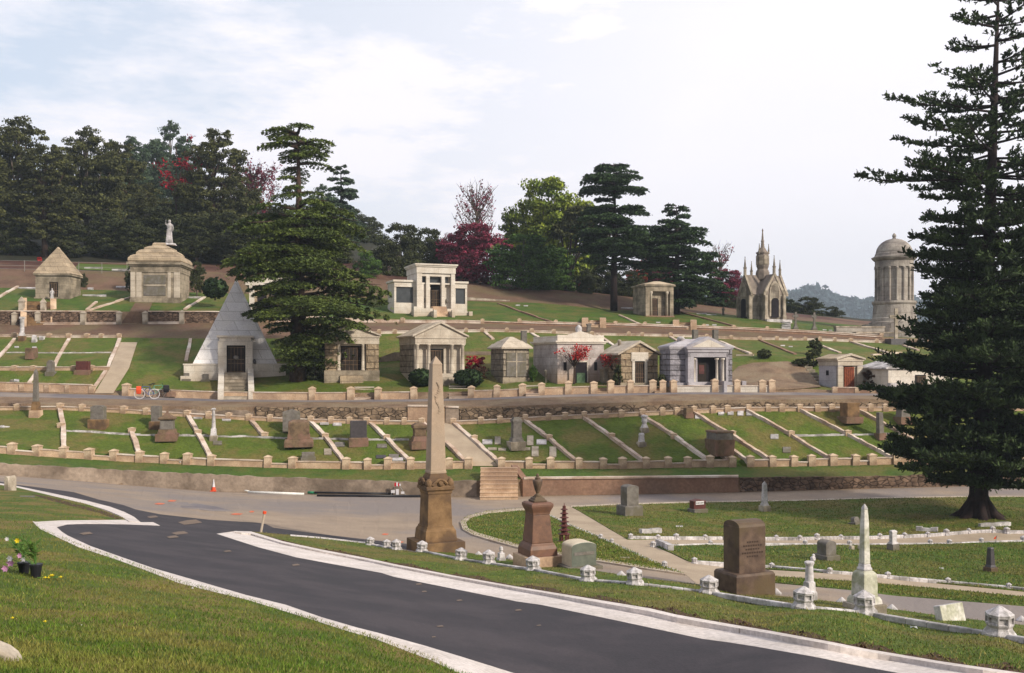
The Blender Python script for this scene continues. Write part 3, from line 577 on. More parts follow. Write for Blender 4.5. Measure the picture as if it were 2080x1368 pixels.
for P, lb in [([(132,876),(190,879),(268,884),(320,885),(403,886)], 'thin white cross kerb across the left lower plots'), ([(403,886),(470,888),(500,887),(540,890),(600,892),(661,892),(720,894),(786,894),(830,894)], 'thin white cross kerb through the plots of the white column and black headstone'),
  ([(1610,886),(1720,884),(1835,882)], 'thin white cross kerb through the plots by the leaning grey pillar'), ([(-200,866),(-60,867),(20,868)], 'thin white cross kerb at the far left lower plot'),
  ([(14,717),(124,718)], 'thin cross kerb in the left middle plots near the small marker'), ([(126,718),(226,717)], 'thin cross kerb in the left middle plots beside the path')]: kerb(lb, P, w=.14, h=.08, m='marble')
for P, lb in [([(30,690),(8,716),(-30,752)], 'white sloping kerb at the left edge of the middle plots'), ([(140,690),(124,717),(110,745)], 'white sloping kerb in the middle plots'), ([(243,690),(232,718),(218,750)], 'tan sloping kerb left of the paved ramp, upper part'),
  ([(215,756),(190,792)], 'tan sloping kerb left of the paved ramp, lower part'), ([(72,762),(52,790)], 'short white sloping kerb behind the thin obelisk'), ([(387,690),(378,735)], 'white plot kerb left of the pyramid tomb'),
  ([(985,676),(1002,690)], 'short sloping kerb left of the hipped-roof tomb'), ([(1080,678),(1100,692)], 'short sloping kerb left of the parapet tomb'), ([(1215,682),(1250,706),(1270,716)], 'sloping kerb left of the gabled tomb'),
  ([(1362,686),(1376,694)], 'short sloping kerb left of the grey pillar pair'), ([(1462,695),(1524,720)], 'sloping kerb right of the blue-grey temple tomb'), ([(1543,692),(1575,705),(1615,721)], 'sloping kerb left of the dark juniper'),
  ([(1668,704),(1706,718)], 'sloping kerb above the copper door tomb'), ([(1728,696),(1770,708),(1802,718)], 'sloping kerb above the white tomb by the conifer'), ([(1770,722),(1830,718)], 'thin kerb above the white tomb roof'), ([(1495,723),(1530,723)], 'thin kerb left of the small round shrub'),
  ([(1012,617),(1060,635),(1122,656)], 'long dark sloping kerb on the hilltop lawn right of the white mausoleum'), ([(1378,634),(1430,648),(1488,663)], 'long dark sloping kerb right of the small hilltop tomb'), ([(1258,641),(1305,662)], 'thin sloping kerb left of the small hilltop tomb'),
  ([(196,615),(176,630)], 'tan sloping kerb right of the pyramid-roofed tomb'), ([(265,605),(180,632)], 'tan sloping kerb left of the domed tomb'), ([(415,605),(375,630)], 'tan sloping kerb right of the domed tomb'), ([(36,583),(0,604),(-40,625)], 'tan sloping kerb at the far left of the hilltop'),
  ([(1835,703),(1865,713)], 'thin white kerb below the tall thin cross')]: kerb(lb, P, w=.26, h=.12, m='rail_stone' if 'dark' not in lb else 'brown_wall')
# steps
def steps(label, xl, xr, y0, y1, n, m='rail_stone', d0=None, d1=None, cheeks=0, ctop=None, cm='pale_stone', name='steps'):
    """n steps between the ground seen at y0 (bottom) and y1 (top)"""
    xm = (xl+xr)/2; a = G(xm, y0); b = G(xm, y1)
    if d1: b = W(xm, y1, d1)
    w = (xr-xl)*a.y/F/2; o = empty(name, a, 0); tag(o, label, 'steps'); o.rotation_euler.z = -math.atan2(b.x-a.x, b.y-a.y)
    Ln = math.hypot(b.x-a.x, b.y-a.y); H = b.z-a.z; mb = MB()
    for i in range(n): mb.box(-w, w, Ln*i/n, Ln+.3, H*i/n-(.3 if i == 0 else 0), H*(i+1)/n-.03); mb.box(-w-.02, w+.02, Ln*i/n-.04, Ln+.25, H*(i+1)/n-.03, H*(i+1)/n)
    mb.build('steps', m, o)
    if cheeks:
        for s in (-1, 1):
            c = MB(); t = cheeks; x0, x1 = sorted((s*(w+.02), s*(w+t)))
            c.prismx([(-.1,-.3),(Ln+.3,-.3),(Ln+.3,H+.32),(-.1+.35,.75),(-.1,.75)], x0, x1); c.build('cheek_wall', cm, o)
    return o
steps('worn stone steps up from the old road beside the brown retaining wall', 975, 1052, 1016, 950, 8, 'wall_tan', d1=57.1)
o = MB(); a, b = G(1062,1008), G(1040,957); 
o.add([a+Vector((0,-.1,-.2)), a+Vector((.35,-.1,-.2)), a+Vector((.35,-.1,.9)), a+Vector((0,-.1,.9)), b+Vector((-.05,0,-.3)), b+Vector((.3,0,-.3)), b+Vector((.3,0,.35)), b+Vector((-.05,0,.35))], [(0,1,2,3),(7,6,5,4),(0,4,5,1),(1,5,6,2),(2,6,7,3),(3,7,4,0)])
tag(o.build('stair_cheek_wall', 'brown_wall'), 'sloping brown cheek wall on the right of the lower worn steps', 'wall')
steps('steps between tall posts in front of the rusticated tomb under the cedar', 720, 760, 812, 786, 5)
steps('steps between posts right of the big obelisk tip', 912, 950, 810, 784, 5)
steps('steps between posts in front of the hipped-roof tomb', 1068, 1096, 805, 783, 4)
steps('brown steps in front of the parapet tomb', 1211, 1236, 800, 783, 4, 'wall_tan')
steps('brown steps in front of the gabled tomb', 1330, 1344, 799, 785, 3, 'wall_tan')
steps('dark narrow steps with scroll walls up to the pyramid-roofed tomb', 57, 100, 661, 613, 12, 'brownstone', d1=87.6, cheeks=.5, cm='wall_tan')
steps('curved-wall steps on the hilltop kerb left of centre', 1195, 1218, 665, 652, 3, 'wall_tan', cheeks=.6, cm='wall_tan')
steps('curved-wall steps on the hilltop kerb below the small hilltop tomb', 1380, 1402, 668, 656, 3, 'wall_tan', cheeks=.6, cm='wall_tan')
steps('white marble ramp steps below the gothic chapel', 1588, 1606, 669, 652, 4, 'marble')
for i in range(7):
    p = G(1636+i*5.2, 742+i*6.2); s = MB(); s.box(-.3,.3,-.2,.2,-.2,.14); o = s.build('stone_block', 'pale_stone', bevel=.02); o.location = p
    tag(o, 'stepping block on the dirt slope beside the dark juniper', 'stone block', 'row of stepping blocks beside the juniper')

# ------------------------------------------------------------------ monuments
def mono(name, label, cat, px, py, segs, rot=24, h=.0, bevel=.012, group=None, base=None):
    """segs: (part, material, [(z px, visible half-width px, depth ratio)...], n sides)"""
    p = base or G(px, py, h); s = p.y/F; phi = math.atan2(p.x, p.y); o = empty(name, p, R(rot)); tag(o, label, cat, group); rho = abs(R(rot)+phi)
    for i, sg in enumerate(segs):
        part, m, rs = sg[:3]; n = sg[3] if len(sg) > 3 else 4; mb = MB(); rr = []
        for r in rs:
            z, hv = r[:2]; q = r[2] if len(r) > 2 else 1.; hx = hv*s/(math.cos(rho)+q*math.sin(rho)) if n == 4 else hv*s*1.03
            rr.append((z*s-(.12 if z == 0 else 0), hx, hx*q))
        mb.rings(rr, n=n); mb.build(part, m, o, bevel=bevel if n == 4 else 0, smooth=False)
    return o
# big foreground obelisk
ob = mono('obelisk', 'tallest grey granite obelisk on a brown stepped pedestal beside the old road', 'obelisk', 885, 1118, [
 ('base', 'brownstone', [(0,60),(22,59.5)]), ('plinth', 'brownstone', [(22,43),(26,43),(43,41),(49,36.5),(52,36)]), ('die', 'brownstone', [(52,34.5),(54,33.5),(116,31),(118,33),(122,33),(125,36)]),
 ('capital', 'brownstone', [(125,38),(131,38.5),(134,35),(140,30),(150,26),(157,21)]), ('shaft', 'granite_obelisk', [(157,22),(161,22),(163,20.8),(270,17.5),(376,13.2)]), ('tip', 'granite_obelisk', [(376,13.6),(378,13.6),(394,1)])], rot=24, h=.1)
g = MB(); s_ = ob.location.y/F
for k in range(4):
    M3 = Matrix.Rotation(k*math.pi/2, 3, 'Z')
    b_ = MB(); b_.prism([(-17*s_,131*s_),(17*s_,131*s_),(9*s_,140*s_),(0,147*s_),(-9*s_,140*s_)], -27.5*s_, -10*s_); g.add([M3@Vector(v) for v in b_.v], b_.f)
    b_ = MB(); b_.tube([(x_*s_, -28.4*s_, (131+15*math.cos(x_/17*1.35))*s_) for x_ in range(-17, 18, 4)], .045, 6); g.add([M3@Vector(v) for v in b_.v], b_.f)
    g.ico(M3@Vector((0,-28.6*s_,138*s_)), .1, 1); c_ = M3@Vector((23*s_,-23*s_,137*s_)); g.ico(c_, .11, 2, 1.5)
g.build('carved_gable', 'brownstone', ob, smooth=False)
g = MB()
rg.seed(3)
for i in range(16):
    t = i/15; z = (340-t*60)*s_; x = math.sin(t*9)*4*s_; g.ico((x, -(13.2-.2*(z/s_-340)*.03)*s_*.72-.02, z), .05+.02*rg.random(), 1)
g.build('carved_vine', 'granite_obelisk', ob)
# urn column
uc = mono('urn_monument', 'red-brown granite pillar topped by a dark urn beside the big obelisk', 'monument', 1092, 1150, [
 ('base', 'wall_tan', [(0,51),(24,51)]), ('plinth', 'red_granite', [(24,41),(38,40),(45,36),(48,33),(50,32)]), ('die', 'red_granite', [(50,31),(106,25)]), ('capital', 'red_granite', [(106,25.5),(110,25.5),(113,27),(120,31),(123,32.5),(128,32.5),(131,27)]), ('step', 'brown_granite', [(131,19),(135,19),(135.5,15.5),(139,14.5),(139.5,11),(142,10)])], rot=24, h=.1)
mb = MB(); s_ = uc.location.y/F; mb.rings([(z*s_, r*s_, r*s_) for z, r in [(142,7.5),(144,7),(147,3.2),(149,3.4),(155,6),(165,8.8),(171,10),(174.5,9.8),(175,8.6),(177,4.2),(178,6.4),(179.5,6.2),(180.5,3.4),(182,2.6),(184,3.4),(186,2.2),(188.5,.5)]], n=20); ub = mb.build('urn', 'brown_granite', uc, smooth=True)
# rounded double stone
def tablet(name, label, px, py, wpx, hpx, th, m, mside=None, top='arch', rot=24, h=.08, base=None, bm='grey_granite', rise=6, extra=None, lean=0, cat='headstone', tm=None):
    p = G(px, py, h); s = p.y/F; rho = abs(R(rot)+math.atan2(p.x, p.y)); o = empty(name, p, R(rot)); tag(o, label, cat); o.rotation_euler.x = R(lean)
    w = (wpx*s-th*math.sin(rho))/math.cos(rho)/2; z0 = 0
    if base:
        bw, bh = base; b = MB(); hb = w+bw*s; b.rings([(-.15,hb,th/2+.12),(bh*s*.9,hb,th/2+.12),(bh*s,hb-.03,th/2+.09)]); b.build('base', bm, o, bevel=.01); z0 = bh*s
    H = hpx*s; r = rise*s; P = [(-w, z0-.05), (w, z0-.05)]
    if top == 'arch': P += [(w*math.cos(a), H-r+r*math.sin(a)) for a in np.linspace(0, math.pi, 13)]
    elif top == 'flat': P += [(w, H), (-w, H)]
    elif top == 'gable': P += [(w, H-r), (0, H), (-w, H-r)]
    elif top == 'shoulder': P += [(w, H-r), (w*.8, H-r), (w*.6, H), (-w*.6, H), (-w*.8, H-r), (-w, H-r)]
    elif top == 'round': P += [(w*math.cos(a), H-w+w*math.sin(a)) for a in np.linspace(0, math.pi, 13)]
    mb = MB(); mb.prism(P, -th/2, th/2); ob = mb.build('stone' if base else 'tablet', m, o, bevel=.015)
    if mside:
        ob.data.materials.append(M[mside])
        for f in ob.data.polygons:
            if abs(f.normal.y) < .5: f.material_index = 1
    return o, w, H, z0, th, s
o, w, H, z0, th, s = tablet('headstone', 'wide dark green polished headstone with rounded top and pale side beside the urn pillar', 1176, 1152, 71, 54, .55, 'green_granite', 'granite_side', base=(10, 6), rise=9, h=.1)
mb = MB(); mb.box(-w*.8, w*.8, -th/2-.012, -th/2+.01, H*.52, H*.64); mb.build('name_band', 'grey_granite', o)
o, w, H, z0, th, s = tablet('headstone', 'massive dark brown granite headstone with rounded shoulder and faint carved lines beside the marble border', 1512, 1206, 84, 140, .55, 'brown_granite', top='flat', base=(15, 48), bm='brown_granite', rise=8, h=.08)
mb = MB(); mb.prismx([(th/2*math.cos(a)*-1, H-.01+th/2*.45*math.sin(a)) for a in np.linspace(math.pi, 0, 9)], -w+.005, w-.005); mb.build('rounded_top', 'brown_granite', o)
mb = MB(); rg.seed(8)
for r_, n_ in enumerate([5, 8, 6, 9, 5]):
    for k in range(n_): x = (k-(n_-1)/2)*.062; mb.box(x-.02, x+.02, -th/2-.004, -th/2+.01, z0+.62-r_*.075, z0+.655-r_*.075)
mb.build('inscription', 'dark_letters', o)
# pagoda
pg = G(1146,1102,.05); s = pg.y/F; o = empty('stone_pagoda', pg, R(20)); tag(o, 'small maroon seven-tiered pagoda lantern on the round lawn', 'pagoda')
mb = MB()
mb.rings([(-.05,15*s,15*s),(3*s,15*s,15*s)], n=6); mb.build('base', 'maroon_granite', o)
for k in range(6):
    a = math.pi/3*(k+.5); mb = MB(); mb.rings([(3*s,1.6*s,1.6*s),(16*s,1.4*s,1.4*s)], cx=math.cos(a)*8.5*s, cy=math.sin(a)*8.5*s, n=6); mb.build('leg', 'maroon_granite', o)
for k in range(7):
    z = 16+k*8.3; r = 12-k*.95; mb = MB(); mb.rings([((z)*s,r*s,r*s),((z+1)*s,(r+1.6)*s,(r+1.6)*s),((z+1.8)*s,(r+.6)*s,(r+.6)*s),((z+3.4)*s,r*.55*s,r*.55*s),((z+8.3)*s,r*.52*s,r*.52*s)], n=6); mb.build('tier', 'maroon_granite', o)
mb = MB(); mb.rings([(74*s,1.2*s,1.2*s),(80*s,.3*s,.3*s)], n=6); mb.build('finial', 'maroon_granite', o)
# white obelisk on the right
mono('obelisk', 'weathered white marble obelisk on a chamfered pedestal right of the brown headstone', 'obelisk', 1756, 1243, [
 ('base', 'pale_stone', [(0,43),(18,43)]), ('plinth', 'marble_green', [(18,35),(26,34),(33,29)]), ('die', 'marble_green', [(33,26),(70,25),(80,23),(85,16)]), ('collar', 'marble', [(85,15),(88,16),(92,13),(96,12.5),(98,11)]),
 ('shaft', 'marble_green', [(98,11.5),(180,9),(208,7)]), ('tip', 'marble', [(208,7.2),(213,5.5),(219,1)])], h=.05, rot=24)
o = mono('column_monument', 'short broken white marble column with chipped top behind the marble post', 'column', 1644, 1220, [('base', 'marble', [(0,17),(18,16),(20,13),(38,12)]), ('shaft', 'marble', [(38,10),(40,8.5),(70,7.2),(73,8.5),(75,8.5)], 14), ('capital', 'marble', [(75,10),(78,10),(80,6)], 8)], h=.05)
mb = MB(); s = o.location.y/F; mb.ico((.09,0,84*s),.06,1); mb.ico((.12,.02,90*s),.035,1); mb.tube([(.07,0,78*s),(.11,0,86*s)],.03); mb.build('broken_carving','marble',o)
o, *_ = tablet('fallen_headstone', 'thick white marble slab leaning over in the grass at the road edge', 1932, 1262, 56, 34, .16, 'marble_green', 'marble', top='flat', rot=28, lean=-14, h=.05)
mono('small_monument', 'little white marble stub with round knob between the marble posts', 'monument', 1018, 1139, [('base', 'marble', [(0,10),(5,10)]), ('die', 'marble', [(5,8),(16,7.5)]), ('neck', 'marble', [(16,3.5),(20,3),(22,4),(27,3.5),(29,1)], 10)], h=.1)
tablet('headstone', 'small rounded red-brown headstone left of the urn pillar', 1056, 1144, 26, 20, .28, 'red_granite', rise=6, h=.1)
# mid right lawn
tablet('headstone', 'upright grey-brown headstone with white arched top on the far right lawn', 1279, 1047, 37, 62, .6, 'grey_granite', base=(7, 21), rise=5, h=.03, tm='marble')
o, w, H, z0, th, s = tablet('headstone', 'small maroon headstone with a white plate by the roadside', 1417, 1041, 33, 27, .4, 'maroon_granite', top='gable', base=(2, 8), rise=3, h=.03)
mb = MB(); mb.box(-w*.72, w*.66, -th/2-.02, -th/2+.01, H*.62, H*.88); pl = mb.build('plate', 'paper', o)
mb = MB(); lx = -w*.6
for k in range(7): mb.box(lx, lx+.035, -th/2-.028, -th/2-.015, H*.69, H*.80); lx += .085
mb.build('inscription', 'dark_letters', pl)
mono('obelisk', 'small pale marble obelisk on a square base by the rubble wall', 'obelisk', 1553, 1039, [('base', 'pale_stone', [(0,12),(12,12)]), ('plinth', 'marble', [(12,9),(16,8.5)]), ('shaft', 'marble', [(16,7),(52,5.2),(55,5.4)]), ('tip', 'marble', [(55,5.4),(61,.8)])], h=.03)
tablet('headstone', 'dark grey headstone with rounded top in the triangle lawn', 1679, 1138, 38, 41, .45, 'grey_granite', base=(4, 12), rise=7, h=.06)
mono('headstone', 'white marble headstone with rounded shoulders on a grey base beside the path', 'headstone', 1814, 1118, [('base', 'grey_granite', [(0,13),(13,12)]), ('plinth', 'marble', [(13,11,.8),(17,10,.8)]), ('tablet', 'marble', [(17,7.5,.7),(34,7.5,.7),(37,8.5,.7),(39,8,.6),(41,4,.5)])], h=.06)
mono('pedestal_monument', 'slim purple-grey tapered pedestal stone at the right of the triangle lawn', 'monument', 2012, 1162, [('base', 'brown_granite', [(0,14),(10,14)]), ('plinth', 'dark_granite', [(10,11),(15,9)]), ('die', 'dark_granite', [(15,9),(45,6.5),(47,7),(50,5)])], h=.06)
tablet('headstone', 'broken tilted small grey marker in the middle of the far right lawn', 1738, 1066, 18, 16, .25, 'grey_granite', base=(3, 5), lean=-10, h=.02)
mono('small_monument', 'low square white post stone under the triangle kerb beside the white obelisk', 'stone', 1748, 1117, [('base', 'pale_stone', [(0,6),(9,6)])], h=.05)
mono('small_monument', 'low square white post stone left of the white obelisk', 'stone', 1730, 1118, [('base', 'pale_stone', [(0,6),(9,5.5)])], h=.05)
# lower plots
mono('obelisk', 'slim pale obelisk on a rusty base at the far left', 'obelisk', 73, 846, [('base', 'wall_tan', [(0,14),(12,13)]), ('plinth', 'brownstone', [(12,10),(30,7.5)]), ('shaft', 'grey_granite', [(30,6.5),(90,4.5)]), ('tip', 'grey_granite', [(90,4.5),(97,.6)])], rot=0)
tablet('headstone', 'dark grey slab on a leaning stone base in the left lower plots', 200, 868, 31, 44, .5, 'grey_granite', top='shoulder', base=(4, 16), bm='brownstone', rise=2, rot=0, h=0)
tablet('headstone', 'dark headstone partly behind the stepped pedestal tomb', 318, 868, 22, 43, .5, 'grey_granite', top='flat', base=(3, 12), bm='brownstone', rot=0, h=0)
mono('pedestal_monument', 'brown stepped pedestal tomb with gabled cap in the left lower plots', 'monument', 340, 892, [('base', 'old_stone', [(0,24),(11,24)]), ('plinth', 'old_stone', [(11,20),(20,17)]), ('die', 'grey_granite', [(20,15),(39,14)]), ('capital', 'old_stone', [(39,17),(42,19),(45,16)]), ('cap', 'old_stone', [(45,13),(53,3),(57,2)])], rot=8)
mono('column_monument', 'slim white marble column with square capital in the left lower plots', 'column', 434, 893, [('base', 'pale_stone', [(0,8.5),(8,8)]), ('plinth', 'marble', [(8,6.5),(22,5.5)]), ('shaft', 'marble', [(22,4),(60,2.6)], 12), ('capital', 'marble', [(60,4.5),(62,5),(64,2)])], rot=10)
tablet('headstone', 'tall green-grey slab with gabled top behind the brown block tomb', 592, 876, 35, 44, .6, 'grey_granite', top='gable', rise=5, rot=12, h=0, bm='brownstone')
mono('block_tomb', 'reddish brown rough block tomb with stepped base in the lower plots', 'tomb', 607, 903, [('base', 'old_stone', [(0,29),(6,29),(12,27)]), ('plinth', 'old_stone', [(12,23),(22,22)]), ('die', 'old_stone', [(22,21),(42,21)]), ('cap', 'old_stone', [(42,21),(46,20),(50,12)])], rot=12)
tablet('headstone', 'polished black headstone on a rough stone base in the lower plots', 728, 903, 34, 48, .5, 'dark_granite', top='flat', base=(3, 14), bm='old_stone', rise=4, rot=12, h=0)
mono('pedestal_monument', 'brown pedestal tomb just left of the big obelisk shaft', 'monument', 852, 908, [('base', 'old_stone', [(0,22),(12,22)]), ('plinth', 'red_granite', [(12,18),(22,15)]), ('die', 'old_stone', [(22,13),(38,14)]), ('cap', 'old_stone', [(38,17),(44,17),(49,8)])], rot=15)
tablet('small_marker', 'small dark block marker below the brown block tomb', 626, 934, 26, 15, .5, 'grey_granite', top='flat', base=(2, 5), rot=12, h=0, cat='marker')
mono('pedestal_monument', 'tall grey pedestal monument on a pale square base right of the stair ramp', 'monument', 1049, 911, [('base', 'pale_stone', [(0,18),(14,21)]), ('plinth', 'grey_granite', [(14,16),(22,13)]), ('die', 'grey_granite', [(22,11.5),(52,10.5)]), ('capital', 'grey_granite', [(52,12),(57,13),(60,10),(63,8)])], rot=16)
mono('urn_stone', 'upper of two small white urn stones on the middle plots', 'monument', 1309, 876, [('base', 'pale_stone', [(0,10),(7,9.5)]), ('die', 'marble', [(7,8),(14,5)]), ('urn', 'marble', [(14,4),(20,6),(27,5),(28,7),(31,7),(33,2)], 12)], rot=18)
mono('urn_stone', 'lower of two small white urn stones on the middle plots', 'monument', 1303, 904, [('base', 'pale_stone', [(0,11),(6,10)]), ('die', 'marble', [(6,7),(19,5.5),(20,6.5),(24,5)])], rot=18)
mono('chest_tomb', 'dark chest tomb with a flat lid built into the slope of the right plots', 'tomb', 1462, 921, [('base', 'old_stone', [(0,28,1.2),(22,30,1.2),(29,31,1.2)]), ('chest', 'grey_granite', [(29,27,1.2),(42,27,1.2)]), ('lid', 'old_stone', [(42,29,1.2),(45,29,1.2),(46.5,26,1.2)])], rot=14)
mono('block_tomb', 'rusty tan square block tomb on a wide base in the right plots', 'tomb', 1726, 856, [('base', 'old_stone', [(0,26),(9,27)]), ('die', 'brownstone', [(9,19),(34,19),(37,20),(38,18)])], rot=14)
mono('pillar_stone', 'slim dark grey leaning pillar stone on a brown base in the right plots', 'monument', 1788, 890, [('base', 'old_stone', [(0,13),(10,12)]), ('shaft', 'grey_granite', [(10,8),(52,6.5)])], rot=18).rotation_euler.y = R(-2)
mono('pedestal_monument', 'grey drum-topped tomb on a brown base next to the conifer edge', 'monument', 1834, 858, [('base', 'old_stone', [(0,20),(11,19)]), ('die', 'grey_granite', [(11,15),(16,13.5),(32,13)]), ('cap', 'grey_granite', [(32,12),(35,10)])], rot=14)
mono('small_marker', 'brown square block tomb at the upper kerb of the right plots', 'tomb', 1398, 846, [('base', 'old_stone', [(0,12),(4,12)]), ('die', 'old_stone', [(4,10),(17,10)])], rot=14)
# left middle plots
tablet('headstone', 'dark maroon rectangular headstone in the left middle plots beside the path', 169, 758, 28, 24, .4, 'maroon_granite', top='flat', base=(3, 6), bm='old_stone', rot=0, h=0)
tablet('headstone', 'pointed grey headstone left of the maroon one', 103, 761, 16, 29, .35, 'grey_granite', top='round', base=(2, 6), rot=0, h=0)
tablet('headstone', 'slanted brown block headstone in the left middle plots', 64, 729, 24, 22, .9, 'old_stone', top='flat', rot=0, h=0)
tablet('small_marker', 'small grey marker by the left edge kerb', 24, 780, 9, 9, .3, 'grey_granite', rot=0, h=0, cat='marker')
mono('column_monument', 'white column monument standing at the dirt road on the left', 'column', 45, 692, [('base', 'brownstone', [(0,8),(9,8)]), ('plinth', 'marble', [(9,6),(16,5)]), ('shaft', 'marble', [(16,4),(44,4)], 12), ('capital', 'marble', [(44,6),(48,6)])], rot=0)
mono('square_pillar', 'square pillar with pointed cap at the foot of the narrow steps', 'pillar', 44, 636, [('shaft', 'pale_stone', [(0,6.5),(22,6)]), ('cap', 'pale_stone', [(22,7.5),(24,7.5),(33,1)])], rot=0)
mono('square_pillar', 'square pillar with pointed cap in front of the pyramid-roofed tomb', 'pillar', 88, 632, [('shaft', 'pale_stone', [(0,6),(16,5.5)]), ('cap', 'pale_stone', [(16,6.5),(18,6.5),(26,1)])], rot=0)
mono('small_marker', 'white block marker right of the white column on the left', 'marker', 70, 695, [('die', 'marble', [(0,6),(12,5),(14,3)])], rot=0)
mono('small_marker', 'low white block marker second right of the white column on the left', 'marker', 85, 690, [('die', 'marble', [(0,6),(7,5.5)])], rot=0)
tablet('headstone', 'left one of two small grey headstones beside the pyramid tomb base', 379, 773, 12, 15, .2, 'grey_granite', top='flat', base=(3, 3), rot=10, h=0)
tablet('headstone', 'right one of two small grey headstones beside the pyramid tomb base', 418, 774, 12, 14, .2, 'grey_granite', top='flat', base=(3, 3), rot=10, h=0)
for x, y, t in [(1064,706,34),(1412,700,30),(1453,700,30)]:
    mono('square_pillar', {1064:'plain grey pillar stone behind the hipped-roof tomb',1412:'left one of two grey pillar stones behind the blue-grey temple tomb',1453:'right one of two grey pillar stones behind the blue-grey temple tomb'}[x], 'pillar', x, y, [('shaft','grey_granite',[(0,6.5),(t,6.5)])], rot=10)
mono('square_pillar', 'dark urn pillar beside the curved hilltop steps', 'pillar', 1196, 676, [('shaft','grey_granite',[(0,5),(14,4.5),(16,6),(18,5)])], rot=10)
# flat markers
def flatm(x, y, w, d, label, m='pale_stone', h=.07, grp=None, tilt=0):
    p = G(x, y); s = p.y/F; mb = MB(); q = .05; n = Vector((0,0,1))
    e = (G(x, y-3)-G(x, y+3)).normalized(); r = Vector((1,0,0)); a = r*w*s/2; b = e*d/2; up = r.cross(e).normalized()*h
    mb.add([p-a-b-up, p+a-b-up, p+a+b-up, p-a+b-up, p-a-b+up, p+a-b+up, p+a+b+up, p-a+b+up], [(0,3,2,1),(4,5,6,7),(0,1,5,4),(1,2,6,5),(2,3,7,6),(3,0,4,7)])
    o = mb.build('flat_marker', m); tag(o, label, 'grave marker', grp); return o
for x, y, w, d, lb, m in [(442,901,18,.5,'flat blue-grey marker just below the white column','grey_granite'),(402,849,18,.4,'flat white marker left of the white column top','marble'),(460,853,18,.4,'flat white marker right of the white column','marble'),
 (659,860,18,.7,'pair-edge flat white marker left of the black headstone','marble'),(685,863,18,.4,'narrow flat marker nearer the black headstone','marble'),(690,904,20,.6,'flat blue-grey marker left of the black headstone base','grey_granite'),(776,907,20,.5,'flat grey marker right of the black headstone','grey_granite'),
 (666,919,15,.8,'small pale flat marker beside the sloping kerb','pale_stone'),(774,929,20,.4,'dark flat marker near the lower wall','dark_granite'),(800,928,20,.5,'blue-grey flat marker near the lower wall','grey_granite'),(808,934,22,.4,'white flat marker at the lower wall','marble'),
 (990,899,20,.6,'flat white marker left of the grey pedestal monument','marble'),(1011,896,12,1.,'upright-tilted small grey marker left of the grey pedestal monument','pale_stone'),(1077,896,13,1.2,'tilted small grey marker right of the grey pedestal monument','pale_stone'),(1100,899,20,.6,'flat white marker far right of the grey pedestal monument','marble'),
 (1000,913,18,.3,'thin flat marker below left of the grey pedestal monument','pale_stone'),(1020,914,16,.3,'second thin flat marker below the grey pedestal monument','pale_stone'),(1067,913,20,.3,'thin flat marker below the grey pedestal base','pale_stone'),(1087,918,14,1.2,'left of two tilted square markers near the lower wall','pale_stone'),(1123,919,14,1.2,'right of two tilted square markers near the lower wall','pale_stone'),
 (1465,839,12,.6,'first of four white flat markers in a row','marble'),(1484,839,12,.6,'second of four white flat markers in a row','marble'),(1504,840,12,.6,'third of four white flat markers in a row','marble'),(1522,840,12,.6,'fourth of four white flat markers in a row','marble'),
 (1418,847,12,.5,'white flat marker beside the small brown block tomb','marble'),(1573,888,16,.5,'flat white marker alone in the right plots','marble'),(1598,915,16,.6,'flat blue-grey marker near the right lower wall','grey_granite'),(1820,907,6,.5,'tiny white marker near the conifer','marble'),
 (34,706,9,.4,'tiny flat white marker in the left middle plots','marble'),(70,707,9,.4,'tiny flat white marker above the slanted brown headstone','marble'),(34,774,10,.4,'thin white marker above the left kerb','marble'),(3,868,12,.4,'thin white marker at the left picture edge','marble'),
 (1435,661,10,.5,'flat white marker on the hilltop lawn left of two','marble'),(1451,661,9,.5,'flat white marker on the hilltop lawn right of two','marble'),(1337,656,9,.5,'flat white marker below the small hilltop tomb','marble'),(1052,621,9,.6,'flat white marker on the hilltop lawn near the trees','marble'),(1068,622,9,.6,'second flat white marker on the hilltop lawn near the trees','marble'),
 (1425,638,20,.9,'long white slab at the hilltop edge left of the chapel','marble'),(1445,640,20,.9,'long white slab nearer the chapel','marble'),(1590,703,9,.5,'flat white marker left of the juniper','marble'),(1606,705,8,.5,'flat white marker just left of the juniper','marble'),(1675,671,8,.5,'small white marker right of the celtic crosses','marble'),(1687,672,7,.5,'second small white marker right of the celtic crosses','marble'),
 (55,1011,30,.5,'thin grey slab lying in the grass near the left kerb','grey_granite'),(1380,1071,14,.4,'thin white marker sunk in the far right lawn','marble'),(1270,1136,20,.3,'thin pale marker at the tip of the round lawn','pale_stone'),(1906,1158,22,.5,'flat white marker in the triangle lawn','marble')]: flatm(x, y, w, d, lb, m, h=.05)
# old stump stone at far left by the kerb
tablet('headstone', 'rounded rough grey stone at the left edge beside the curving kerb', 21, 997, 23, 30, .5, 'pale_stone', rise=8, rot=-10, h=.05)
p = G(14, 1349); mb = MB(); s = p.y/F   # rough granite marker at the corner
P = [(-1.1,-.3),(.085,-.3),(.08,.0),(.05,.055),(.01,.09),(-.05,.12),(-.2,.15),(-.6,.19),(-1.1,.2)]
mb.prism(P, -.06, .09); o = empty('headstone', p+Vector((0,-.02,0)), R(12)); tag(o, 'rough-edged tan granite headstone cut off by the lower left corner', 'headstone'); b = mb.build('rough_edge', 'pale_stone', o, bevel=.02)
mb = MB(); mb.prism([(-1.1,-.28),(.045,-.28),(.035,-.03),(.0,.02),(-.06,.06),(-.2,.09),(-.6,.13),(-1.1,.14)], -.075, -.05); mb.build('polished_face', 'post_tan', o)

